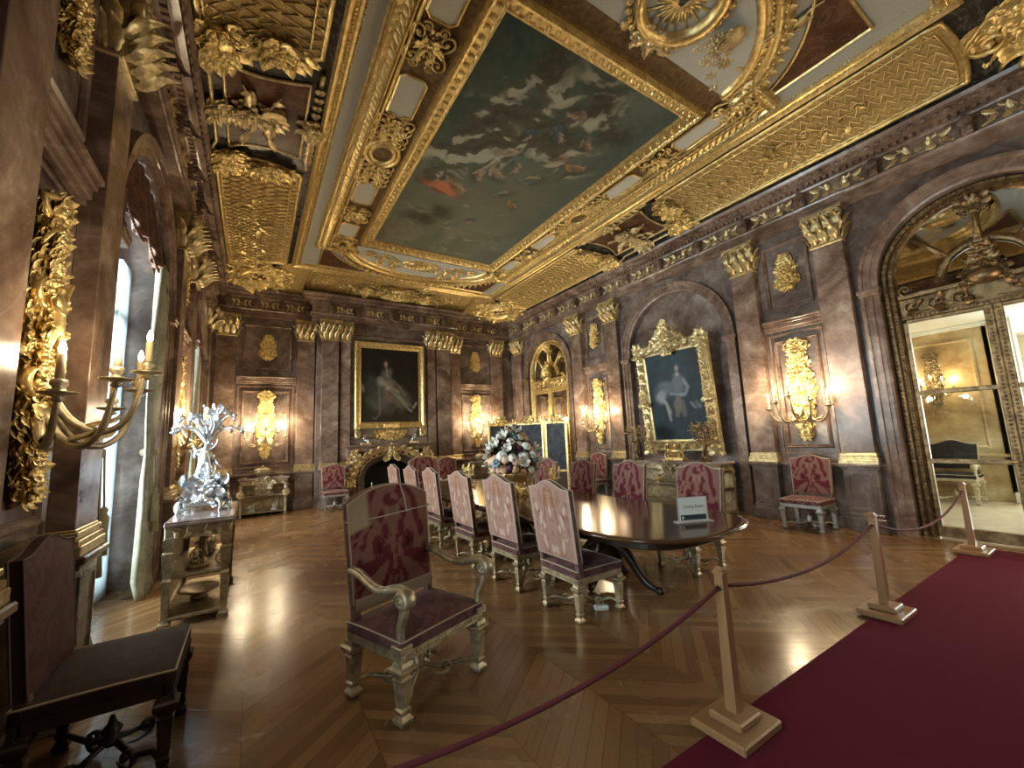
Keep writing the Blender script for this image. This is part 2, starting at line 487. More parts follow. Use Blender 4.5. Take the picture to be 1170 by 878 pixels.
def vnoise(X, Y, scale, octv=4, seed=0, rough=.55):
    rs = np.random.RandomState(seed); out = np.zeros_like(X); amp = 1; tot = 0; s = scale
    for o in range(octv):
        g = rs.rand(64, 64); x = X * s + 13.7 * o; y = Y * s + 7.3 * o
        xi = np.floor(x).astype(int); yi = np.floor(y).astype(int); fx = x - xi; fy = y - yi
        fx = fx * fx * (3 - 2 * fx); fy = fy * fy * (3 - 2 * fy)
        a = g[xi % 64, yi % 64]; b = g[(xi + 1) % 64, yi % 64]; c = g[xi % 64, (yi + 1) % 64]; d = g[(xi + 1) % 64, (yi + 1) % 64]
        out += amp * ((a * (1 - fx) + b * fx) * (1 - fy) + (c * (1 - fx) + d * fx) * fy); tot += amp; amp *= rough; s *= 2
    return out / tot
def sm(x, a, b):
    t = np.clip((x - a) / (b - a), 0, 1); return t * t * (3 - 2 * t)
class Canvas:   # X right, Y up, in metres-like units given
    def __init__(s, w, h, nx, ny):
        s.w, s.h, s.nx, s.ny = w, h, nx, ny
        s.X, s.Y = np.meshgrid(np.linspace(0, w, nx), np.linspace(0, h, ny), indexing='xy')
        s.C = np.zeros((ny, nx, 3))
    def fill(s, c): s.C[:] = c
    def over(s, m, c):
        m = np.clip(m, 0, 1)[..., None]; s.C = s.C * (1 - m) + np.array(c) * m
    def spot(s, x, y, rx, ry, c, a=1.0, rot=0.0, soft=.5, warp=0.0, seed=1):
        dx = s.X - x; dy = s.Y - y
        if warp:
            dx = dx + warp * (vnoise(s.X, s.Y, 6 / max(s.w, .5), 3, seed) - .5); dy = dy + warp * (vnoise(s.X, s.Y, 6 / max(s.w, .5), 3, seed + 9) - .5)
        cr, sr = math.cos(rot), math.sin(rot); p = (dx * cr + dy * sr) / rx; q = (-dx * sr + dy * cr) / ry
        s.over(a * (1 - sm(np.sqrt(p * p + q * q), 1 - soft, 1 + soft * .4)), c)
    def line(s, pts, w, c, a=1.0):
        best = np.full(s.X.shape, 1e9)
        for i, ((x0, y0), (x1, y1)) in enumerate(zip(pts[:-1], pts[1:])):
            vx, vy = x1 - x0, y1 - y0; L = vx * vx + vy * vy + 1e-9
            t = np.clip(((s.X - x0) * vx + (s.Y - y0) * vy) / L, 0, 1)
            best = np.minimum(best, np.hypot(s.X - x0 - t * vx, s.Y - y0 - t * vy))
        s.over(a * (1 - sm(best, w * .6, w * 1.2)), c)
    def grid(s, T=None, fn=None):
        nx, ny = s.nx, s.ny
        P = np.stack([s.X, s.Y, np.zeros_like(s.X)], -1).reshape(-1, 3)
        if fn is not None: P = fn(P)
        idx = np.arange(nx * ny).reshape(ny, nx)
        F = np.stack([idx[:-1, :-1], idx[:-1, 1:], idx[1:, 1:], idx[1:, :-1]], -1).reshape(-1, 4)
        if T is not None:
            P = P @ T[:3, :3].T + T[:3, 3]
            if np.linalg.det(T[:3, :3]) < 0: F = F[:, ::-1]
        return P, F, s.C.reshape(-1, 3)
def attr_mesh(name, parts, mats, extra=None):
    """parts: list of (P, F, C); extra: an MB whose faces take material 1 upwards"""
    Vs = []; Fs = []; Cs = []; n = 0; MI = []; SMo = []
    for P, F, C in parts:
        Vs.append(P); Fs += (np.asarray(F) + n).tolist(); Cs.append(C); n += len(P); MI += [0] * len(F); SMo += [True] * len(F)
    if extra is not None:
        V = np.concatenate(extra.V); Vs.append(V); Fs += [tuple(n + i for i in q) for q in extra.F]; Cs.append(np.full((len(V), 3), .3)); MI += [m for m in extra.M]; SMo += extra.S
    me = bpy.data.meshes.new(name); me.from_pydata(np.concatenate(Vs).tolist(), [], Fs)
    for m in mats: me.materials.append(m)
    me.polygons.foreach_set('material_index', MI); me.polygons.foreach_set('use_smooth', SMo)
    C = np.concatenate(Cs); at = me.color_attributes.new('Col', 'FLOAT_COLOR', 'POINT')
    at.data.foreach_set('color', np.concatenate([C, np.ones((len(C), 1))], 1).astype(np.float32).ravel())
    me.update(); return me

# ================================================================== ROOM
XL, XR, YF, YB, YC = -1.05, 7.88, -1.15, 12.38, 12.03      # YC: face of the chimney breast
BX0, BX1 = 1.40, 5.34
def TWR(y, z=0, w=0): return BASIS((0, -1, 0), (0, 0, 1), (-1, 0, 0), (XR - w, y, z))
def TWL(y, z=0, w=0): return BASIS((0, 1, 0), (0, 0, 1), (1, 0, 0), (XL + w, y, z))
def TWB(x, z=0, w=0): return BASIS((1, 0, 0), (0, 0, 1), (0, -1, 0), (x, YB - w, z))
def TWC(x, z=0, w=0): return BASIS((1, 0, 0), (0, 0, 1), (0, -1, 0), (x, YC - w, z))
def TWF(x, z=0, w=0): return BASIS((-1, 0, 0), (0, 0, 1), (0, 1, 0), (x, YF + w, z))
YM = 5.63
YN, YD = 0.98, 10.28            # centres of the near and far end bays

def wall_face(mb, T, u0, u1, v1, ops, depth, mi=0, mr=0, back=False):
    cur = u0
    for cu, R, sp in ops:
        mb.add(([(cur, 0, 0), (cu - R, 0, 0), (cu - R, v1, 0), (cur, v1, 0)], [(0, 1, 2, 3)]), T, mi, False)
        n = 24; v = []; f = []
        for i in range(n + 1):
            a = PI - PI * i / n
            v += [(cu + R * math.cos(a), sp + R * math.sin(a), 0), (cu + R * math.cos(a), v1, 0)]
        for i in range(n): f.append((2 * i, 2 * i + 2, 2 * i + 3, 2 * i + 1))
        mb.add((v, f), T, mi, False)
        p = list(reversed(arch(cu, R, 0, sp, n))); v = []; f = []
        for x, y in p: v += [(x, y, 0), (x, y, -depth)]
        for i in range(len(p) - 1): f.append((2 * i, 2 * i + 1, 2 * i + 3, 2 * i + 2))
        mb.add((v, f), T, mr, False)
        if back:
            q = arch(cu, R, 0, sp, n); mb.add(([(x, y, -depth) for x, y in q], [tuple(range(len(q)))]), T, mi, False)
        cur = cu + R
    mb.add(([(cur, 0, 0), (u1, 0, 0), (u1, v1, 0), (cur, v1, 0)], [(0, 1, 2, 3)]), T, mi, False)

RM, SM_, RE, SE = 1.22, 3.47, 1.04, 3.65
# right wall: niche in the middle bay, mirrored doors far, glazed doors near
mb = MB()
wall_face(mb, TWR(YM), -(YB - YM), -1.8, 5.8, [(YM - YD, RE, SE)], .16)
wall_face(mb, TWR(YM), -1.8, 1.8, 5.8, [(0, RM, SM_)], .12, back=True)
wall_face(mb, TWR(YM), 1.8, YM - YF, 5.8, [(YM - YN, RE, SE)], .34)
wall_right = struct(obj('wall_right', mb, [M_mauve]))
mb = MB()
wall_face(mb, TWL(YM), YF - YM, -1.8, 5.8, [(YN - YM, RE, SE)], .55)
wall_face(mb, TWL(YM), -1.8, 1.8, 5.8, [(0, RM, SM_)], .55)
wall_face(mb, TWL(YM), 1.8, YB - YM, 5.8, [(YD - YM, RE, SE)], .55)
wall_left = struct(obj('wall_left', mb, [M_mauve]))
mb = MB()
def qd(mb, T, u0, u1, v0, v1, w=0, mi=0): mb.add(([(u0, v0, w), (u1, v0, w), (u1, v1, w), (u0, v1, w)], [(0, 1, 2, 3)]), T, mi, False)
qd(mb, TWB(0), XL, BX0, 0, 5.8); qd(mb, TWB(0), BX1, XR, 0, 5.8)
# chimney breast with the arched hearth opening
FX, FR0, FZ = 3.37, .84, .62
T = TWC(FX)
op = [(-FR0, 0), (-FR0, FZ)] + [(FR0 * math.cos(PI - PI * i / 16), FZ + (1.27 - FZ) * math.sin(PI * i / 16) ** .8) for i in range(1, 16)] + [(FR0, FZ), (FR0, 0)]
qd(mb, T, BX0 - FX, -FR0, 0, 5.8); qd(mb, T, FR0, BX1 - FX, 0, 5.8)
for a, b in zip(op[1:-1], op[2:-1]):
    mb.add(([(a[0], a[1], 0), (b[0], b[1], 0), (b[0], 5.8, 0), (a[0], 5.8, 0)], [(0, 1, 2, 3)]), T, 0, False)
for x in (BX0, BX1): mb.box(x - .002, x + .002, YC, YB, 0, 5.8)
wall_back = struct(obj('wall_back', mb, [M_mauve]))
mb = MB(); qd(mb, TWF(0), -XR, -XL, 0, 5.8)
wall_front = struct(obj('wall_front', mb, [M_mauve]))

mb = MB(); mb.box(XL - .7, XR, YF, YB, -.06, 0)
floor = struct(obj('floor', mb, [M_floor]))
o = MB(); o.box(-.80, 7.62, -.90, 1.50, 0.001, .013, c=.004)
tag(obj('runner_carpet', o, M_carpet), 'wide crimson carpet covering the parquet on the visitors\' side of the rope', 'carpet')

# ---- pilaster: pedestal, gilded base, shaft, capital (children of the walls)
PW, PD = .42, .13
def capital_mesh(w=PW):
    mb = MB(); h = w / 2
    v, f = cbox(-1, 1, 0, 1, 0, 1)
    v = np.array(v, float); top = v[:, 1] > .5
    v[:, 0] = np.where(top, v[:, 0] * h * 1.08, v[:, 0] * h * .96); v[:, 2] *= np.where(top, .17, .135); v[:, 1] *= .5
    mb.add((v, f), None, 0, False)
    mb.box(-h - .02, h + .02, -.03, .0, 0, PD + .03, c=.008); mb.box(-h * 1.04, h * 1.04, 0, .022, 0, PD + .012, c=.006)
    up = RZ(PI / 2)
    n = 3 if w > .35 else 2
    for k in range(n):
        u = (k - (n - 1) / 2) * (w / n)
        mb.add(LEAFW, TR(u, .02, PD + .01) @ up @ SC(.20, .165, .55), 0)
    for k in range(n + 1):
        u = (k - n / 2) * (w / n)
        mb.add(LEAFW, TR(u, .16, PD - .005) @ up @ SC(.25, .15, .50), 0)
    for sg in (-1, 1):
        for z in (.04, .1): mb.add(LEAFW, TR(sg * h * .98, .03, z) @ RY(sg * PI / 2) @ up @ SC(.22, .14, .25), 0)
        mb.add(LEAFW, TR(sg * h, .16, .08) @ RY(sg * PI / 2) @ up @ SC(.26, .16, .3), 0)
        mb.add(SPIRAL, SC(sg, 1, 1) @ TR(h * .96, .415, PD + .05) @ SC(.16, .15, .6), 0)
        mb.add(SPIRAL, SC(sg, 1, 1) @ TR(h * .36, .41, PD + .04) @ SC(-.11, .10, .5), 0)
        mb.add(LEAFN, SC(sg, 1, 1) @ TR(h * .55, .25, PD + .02) @ RZ(1.0) @ SC(.2, .25, .3), 0)
    ab = [(-h - .07, 0), (h + .07, 0), (h + .07, .10), (h * .5, PD + .05), (0, PD + .03), (-h * .5, PD + .05), (-h - .07, .10)]
    ab = [(-h - .07, 0), (h + .07, 0), (h + .08, PD + .10), (h * .55, PD + .055), (0, PD + .04), (-h * .55, PD + .055), (-h - .08, PD + .10)]
    S = BASIS((1, 0, 0), (0, 0, 1), (0, 1, 0), (0, 0, 0))
    mb.add(slab(ab, .50, .55), S, 0, False)
    mb.add(ROS5, TR(0, .50, PD + .07) @ SC(.055), 0)
    return mb.mesh('capital', [M_goldp])
CAPM = capital_mesh(); CAPS = capital_mesh(.26)
def shaft_mesh(w):
    mb = MB(); h = w / 2
    mb.box(-h, h, 1.15, 4.50, 0, PD, c=.004)
    return mb.mesh('pilaster', [M_rose])
def pedestal_mesh(w):
    mb = MB(); h = w / 2
    mb.box(-h - .03, h + .03, .0, .20, 0, PD + .06, c=.01); mb.box(-h - .015, h + .015, .20, .26, 0, PD + .04, c=.008)
    mb.box(-h, h, .26, .90, 0, PD + .02, c=.004)
    mb.add(mould(rect(-h + .05, h - .05, .31, .85), [(0, PD + .019), (0, PD + .03), (.02, PD + .03), (.025, PD + .02)], True), None, 0, False)
    mb.box(-h - .02, h + .02, .90, .935, 0, PD + .04, c=.008); mb.box(-h - .045, h + .045, .935, .985, 0, PD + .07, c=.01)
    return mb.mesh('pedestal', [M_mauve])
def base_mesh(w):
    mb = MB(); h = w / 2
    mb.box(-h - .035, h + .035, .985, 1.05, 0, PD + .045, c=.006)
    for z0, z1, k in ((1.05, 1.085, .032), (1.085, 1.105, .012), (1.105, 1.135, .022), (1.135, 1.15, .008)):
        mb.box(-h - k, h + k, z0, z1, 0, PD + k, c=.005)
    return mb.mesh('pilaster_base', [M_goldp])
SHM, SHS, PEM, PES, BAM, BAS = shaft_mesh(PW), shaft_mesh(.26), pedestal_mesh(PW), pedestal_mesh(.26), base_mesh(PW), base_mesh(.26)
def pilaster(wall, T, small=False):
    s = obj('pilaster', SHS if small else SHM, None, wall, T)
    o = bpy.data.objects.new('capital', CAPS if small else CAPM); COL.objects.link(o); o.parent = s; o.matrix_local = MM(TR(0, 4.5, 0))
    for nm, me in (('pedestal', PES if small else PEM), ('pilaster_base', BAS if small else BAM)):
        o = bpy.data.objects.new(nm, me); COL.objects.link(o); o.parent = s
LONG = (YM + 1.72, YM - 1.72, 8.72, 2.54, 11.78, -.52)
for y in LONG:
    pilaster(wall_right, TWR(y)); pilaster(wall_left, TWL(y))
for x in (-.65, 1.16, 5.56, 7.17):
    pilaster(wall_back, TWB(x)); pilaster(wall_front, TWF(x))
for x in (1.72, 5.03): pilaster(wall_back, TWC(x))
for x in (2.12, 4.64): pilaster(wall_back, TWC(x, 0, -.06), True)

# ---- archivolts and imposts
def archivolt_mesh(R, sp, rw):
    mb = MB()
    k = rw / .2
    prof = [(0, 0), (0, .045), (-.03 * k, .055), (-.07 * k, .055), (-.075 * k, .07), (-.15 * k, .07), (-.16 * k, .09), (-.2 * k, .09), (-.2 * k, 0)]
    mb.add(mould(arch(0, R, 0.0, sp, 28), prof), None, 0, False)
    for sg in (-1, 1):
        x = sg * (R + rw / 2)
        mb.box(x - rw / 2 - .015, x + rw / 2 + .015, sp - .16, sp - .12, 0, .12, c=.006)
        mb.box(x - rw / 2 - .03, x + rw / 2 + .03, sp - .12, sp - .06, 0, .13, c=.008)
    return mb.mesh('archivolt', [M_rose])
AVM, AVE = archivolt_mesh(RM, SM_, .21), archivolt_mesh(RE, SE, .215)
def attach(name, me, parent, T):
    o = bpy.data.objects.new(name, me); COL.objects.link(o); o.parent = parent; o.matrix_local = MM(T); return o
for y, me in ((YM, AVM), (YN, AVE), (YD, AVE)):
    attach('archivolt', me, wall_right, TWR(y)); attach('archivolt', me, wall_left, TWL(y))

# ---- panels between pilasters: sconce panel below, relief panel above, hood moulding
def panel_mesh(hw, iw):
    mb = MB()
    mb.box(-hw, hw, 3.27, 3.31, 0, .05, c=.006); mb.box(-hw, hw, 3.31, 3.38, 0, .075, c=.01); mb.box(-hw, hw, 3.38, 3.42, 0, .10, c=.008); mb.box(-hw, hw, 3.42, 3.47, 0, .13, c=.01)
    P = [(0, 0), (.0, .03), (.02, .045), (.035, .03), (.05, .035), (.06, .012), (.06, 0)]
    mb.add(mould(rect(-hw + .04, hw - .04, 1.12, 3.22), [(0, 0), (0, .02), (.03, .02), (.035, 0)], True), None, 0, False)
    mb.add(mould(rect(-iw, iw, 1.22, 3.10), P, True), None, 0, False)
    mb.add(mould(rect(-iw - .02, iw + .02, 3.66, 4.84), P, True), None, 0, False)
    return mb.mesh('panel_moulding', [M_rose])
PN, PWD = panel_mesh(.455, .34), panel_mesh(.68, .54)
for y in (8.02, 3.21): attach('panel_moulding', PN, wall_right, TWR(y)); attach('panel_moulding', PN, wall_left, TWL(y))
for x in (.26, 6.37): attach('panel_moulding', PWD, wall_back, TWB(x)); attach('panel_moulding', PWD, wall_front, TWF(x))
mb = MB(); P = [(0, 0), (0, .03), (.03, .045), (.05, .03), (.06, 0)]
mb.add(mould(rect(-1.18, 1.18, 1.75, 4.72), P, True), TWC(FX), 0, False)
obj('panel_moulding', mb, M_rose, wall_back)

# ---- dado rail and baseboards
def runs(mb, prof_boxes, T, segs):
    for u0, u1 in segs:
        for z0, z1, w in prof_boxes: mb.box(u0, u1, z0, z1, 0, w, T, c=.006)
DADO = [(.90, .935, .05), (.935, .985, .085)]; BASE = [(0, .18, .05), (.18, .22, .035)]
for wl, TT, s in ((wall_right, TWR(YM), -1), (wall_left, TWL(YM), 1)):
    segs = []
    e = [YF - YM, YN - YM - RE - .21, YN - YM + RE + .21, -RM - .21, RM + .21, YD - YM - RE - .21, YD - YM + RE + .21, YB - YM]
    segs = [(e[0], e[1]), (e[2], e[3]), (e[4], e[5]), (e[6], e[7])]
    if s < 0: segs = [(-b, -a) for a, b in segs]
    mb = MB(); runs(mb, DADO, TT, segs); obj('dado_rail', mb, M_mauve, wl)
    mb = MB(); runs(mb, BASE, TT, segs)
    struct(obj('baseboard_right' if s < 0 else 'baseboard_left', mb, M_mauve))
mb = MB(); runs(mb, DADO, TWB(0), [(XL, BX0), (BX1, XR)]); obj('dado_rail', mb, M_mauve, wall_back)
mb = MB(); runs(mb, BASE, TWB(0), [(XL, BX0), (BX1, XR)]); struct(obj('baseboard_back', mb, M_mauve))

# ---- entablature right round the room
PLAN = [(XL, YF), (XR, YF), (XR, YB), (BX1, YB), (BX1, YC), (BX0, YC), (BX0, YB), (XL, YB)]
mb = MB()
ent = [(.0, 5.04), (.15, 5.04), (.15, 5.11), (.17, 5.115), (.17, 5.185), (.19, 5.20), (.20, 5.225), (.16, 5.235), (.16, 5.47), (.19, 5.485), (.20, 5.51), (.22, 5.515), (.22, 5.555),
       (.30, 5.57), (.36, 5.575), (.37, 5.635), (.41, 5.655), (.43, 5.70), (.30, 5.71), (0, 5.71)]
mb.add(mould(PLAN, ent, True), None, 0, False)
cornice = struct(obj('trim_1', mb, M_rose))
mb = MB()   # dentil course
def along(path, step):
    for a, b in zip(path, path[1:] + path[:1]):
        a = np.array(a, float); b = np.array(b, float); L = np.linalg.norm(b - a); t = (b - a) / L; n = np.array([-t[1], t[0]])
        k = int(L / step)
        for i in range(k): yield a + t * (i + .5) * L / k, t, n
for p, tt, nn in along(PLAN, .085):
    c = p + nn * .245
    mb.add(cbox(-.024, .024, -.028, .03, 5.518, 5.566), BASIS((tt[0], tt[1], 0), (nn[0], nn[1], 0), (0, 0, 1), (c[0], c[1], 0)), 0, False)
o = obj('dentil_course', mb, M_rose, cornice)
mb = MB()   # leaf course above the dentils
for p, tt, nn in along(PLAN, .12):
    c = p + nn * .375
    mb.add(blob(6, 3, True), BASIS((tt[0], tt[1], 0), (0, 0, 1), (nn[0], nn[1], 0), (c[0], c[1], 5.605)) @ SC(.045, .03, .02), 0)
obj('leaf_course', mb, M_rose, cornice)
# carved brackets and gilded scroll panels in the frieze
mb = MB(); mb.box(-.05, .05, .0, .245, 0, .09, c=.012); mb.add(SPIRAL, TR(0, .19, .09) @ RY(PI / 2) @ SC(.10, .08, .25)); mb.add(SPIRAL, TR(0, .06, .09) @ RY(PI / 2) @ SC(.07, .06, .25))
mb.add(LEAFW, TR(0, .23, .10) @ RZ(-PI / 2) @ SC(.2, .18, .3)); BRK = mb.mesh('bracket', [M_rose])
mb = MB(); rinceau(mb, I4(), .62, .15, 2); RIN = mb.mesh('frieze_scroll', [M_goldp])
mb = MB(); mb.add(mould(rect(-.40, .40, -.10, .10), [(0, 0), (0, .012), (.014, .012), (.016, 0)], True), None, 0, False); FRP = mb.mesh('frieze_frame', [M_rose])
for wl, TT in ((wall_right, TWR), (wall_left, TWL)):
    for i in range(15):
        y = YM + (i - 7) * .955
        if i < 14:
            attach('frieze_scroll', RIN, wl, TT(y + .4775, 5.352, .165)); attach('frieze_frame', FRP, wl, TT(y + .4775, 5.352, .16))
        attach('bracket', BRK, wl, TT(y, 5.232, .16))
for xs, TT in (((-.65, .05 - .1, .55, 1.16, 5.56, 6.1, 6.7, 7.17), TWB), ((1.72, 2.42, 3.37, 4.32, 5.03), TWC)):
    for x in xs: attach('bracket', BRK, wall_back, TT(x, 5.232, .16))
for xs, TT in (((-.36, .27, .86, 5.83, 6.4, 6.93), TWB), ((2.07, 2.9, 3.84, 4.67), TWC)):
    for x in xs: attach('frieze_scroll', RIN, wall_back, TT(x, 5.352, .165) @ SC(.62, .9, 1))

# ================================================================== CEILING
ZC = 6.0
W0, W1 = .36, 1.72
def cove_wz(a): return W0 + (W1 - W0) * (1 - math.cos(a * PI / 2)), 5.70 + .30 * math.sin(a * PI / 2)
mb = MB()
ix0, ix1, iy0, iy1 = XL + W1, XR - W1, YF + W1, YB - W1
mb.add(([(ix0, iy0, ZC), (ix0, iy1, ZC), (ix1, iy1, ZC), (ix1, iy0, ZC)], [(0, 1, 2, 3)]), None, 0, False)
ceiling = struct(obj('ceiling', mb, M_bgg))
mb = MB(); mb.add(mould(rect(XL, XR, YF, YB), [cove_wz(i / 10) for i in range(11)], True), None, 0, True)
for e_ in (0, 2):
    for q_ in range(10): mb.M[e_ * 10 + q_] = 1
cove = obj('cove', mb, [M_darkm, M_gground], ceiling)
TC = BASIS((1, 0, 0), (0, 1, 0), (0, 0, -1), (0, 0, ZC))
CX, CY = 3.45, 5.79
# edge moulding, grey strip
mb = MB()
E0 = rect(ix0, ix1, iy0, iy1)
mb.add(mould(E0, [(0, 0), (-.03, .03), (-.03, .06), (.0, .085), (.03, .07), (.05, .05), (.085, .05), (.10, .07), (.13, .06), (.14, 0)], True), TC, 0, False)
beads(mb, rect(ix0 + .067, ix1 - .067, iy0 + .067, iy1 - .067), .02, .05, TC @ TR(0, 0, .05))
beads(mb, rect(ix0 + .155, ix1 - .155, iy0 + .155, iy1 - .155), .014, .04, TC @ TR(0, 0, .012))
obj('edge_moulding', mb, M_gold, ceiling)
mb = MB(); mb.add(mould(rect(ix0 + .14, ix1 - .14, iy0 + .14, iy1 - .14), [(0, .0), (0, .012), (.19, .012), (.19, 0)], True), TC, 0, False)
obj('grey_band', mb, M_greystrip, ceiling)
# long foliage bands beside the tablets
BY0, BY1 = 2.33, 9.28
mb = MB()
rnd = random.Random(4)
for sg, xo in ((1, 1.0), (-1, 5.90)):
    xs = (xo, xo + .26 * sg)
    a, b = min(xs), max(xs)
    mb.add(mould(rect(a, b, BY0, BY1), [(0, 0), (0, .06), (.02, .075), (.035, .05), (.04, .03)], True), TC, 0, False)
    mb.add(([(a + .03, BY0 + .03, .03), (b - .03, BY0 + .03, .03), (b - .03, BY1 - .03, .03), (a + .03, BY1 - .03, .03)], [(0, 1, 2, 3)]), TC, 0, False)
    y = BY0 + .1
    while y < BY1 - .08:
        m = (a + b) / 2
        for s2 in (1, -1):
            mb.add(LEAF, TC @ TR(m, y, .035) @ RZ(PI / 2 + s2 * .65) @ SC(.13, .15, .2), 0)
        mb.add(blob(6, 3, True), TC @ TR(m + rnd.uniform(-.03, .03), y + .06, .04) @ SC(.03, .03, .03), 0)
        y += .105
    q = xo + .31 * sg
    mb.add(mould(rect(q - .02, q + .02, BY0, BY1), [(0, 0), (0, .03), (.012, .04), (.02, .045)], True), TC, 0, False)
    for yy in (BY0 - .07, BY1 + .07):
        xa, xb = (xo, xo + .92) if sg > 0 else (xo - .92 + .2, xo)
        mb.add(mould(rect(xa, xb, yy - .07, yy + .07), [(0, 0), (0, .05), (.03, .08), (.07, .085)], True), TC, 0, False)
        beads(mb, [(xa, yy), (xb, yy)], .028, .07, TC @ TR(0, 0, .08), closed=False)
obj('foliage_band', mb, M_gold, ceiling)
# tablets, medallions and the scrollwork around them
def tablet(x, y, L, wd):
    mb = MB(); p = rect(x - wd, x + wd, y - L, y + L)
    c = .05; p = [(x - wd + c, y - L), (x + wd - c, y - L), (x + wd, y - L + c), (x + wd, y + L - c), (x + wd - c, y + L), (x - wd + c, y + L), (x - wd, y + L - c), (x - wd, y - L + c)]
    mb.add(slab(p, 0, .02), TC, 0, False); mb.add(mould(p, [(-.03, 0), (-.03, .03), (-.01, .04), (.0, .02)], True), TC, 1, False)
    obj('tablet', mb, [M_tablet, M_gold], ceiling)
mo = MB()
TX = (1.52, 5.46)
for x in TX:
    for y, L in ((8.42, .30), (6.95, .34), (4.63, .34), (3.10, .38)): tablet(x, y, L, .15)
    ml = MB()
    ml.add(slab(ell(x, CY, .15, .19, n=24), 0, .02), TC, 0, False)
    for a0, r in ((.17, .05), (.24, .045)):
        ml.add(mould(ell(x, CY, a0 + .03, a0 + .08, n=28), [(0, 0), (0, .05), (r, .07), (r + .01, .01)], True), TC, 1, True)
    obj('medallion', ml, [M_fresco if False else M_bgg, M_gold], ceiling)
    for y in (CY - .45, CY + .45, 7.72, 3.83, 8.95, 2.55, 6.38, 5.22):
        sgn = 1 if y > CY else -1
        Tt = TC @ TR(x, y, .01)
        for s1 in (1, -1):
            for s2 in (1, -1):
                mo.add(SCROLL, Tt @ SC(s1, s2, 1) @ TR(.16, .15, 0) @ RZ(.9) @ SC(.20, .17, .3), 0)
                mo.add(LEAF, Tt @ SC(s1, s2, 1) @ TR(.03, .04, 0) @ RZ(.9) @ SC(.13, .13, .2), 0)
                mo.add(LEAFN, Tt @ SC(s1, s2, 1) @ TR(.04, .0, 0) @ RZ(.2) @ SC(.15, .2, .2), 0); mo.add(SPIRAL, Tt @ SC(s1, s2, 1) @ TR(.09, .24, 0) @ RZ(2.2) @ SC(.10, .10, .25), 0)
        mo.add(ROS, Tt @ SC(.07), 0)
        foliage(mo, Tt @ TR(0, -.20, 0), lambda t: .10 * math.sin(PI * t) + .02, .40, 12, .065, int(y * 10), lift=.03, core=False)
obj('tablet_scrollwork', mo, M_gold, ceiling)
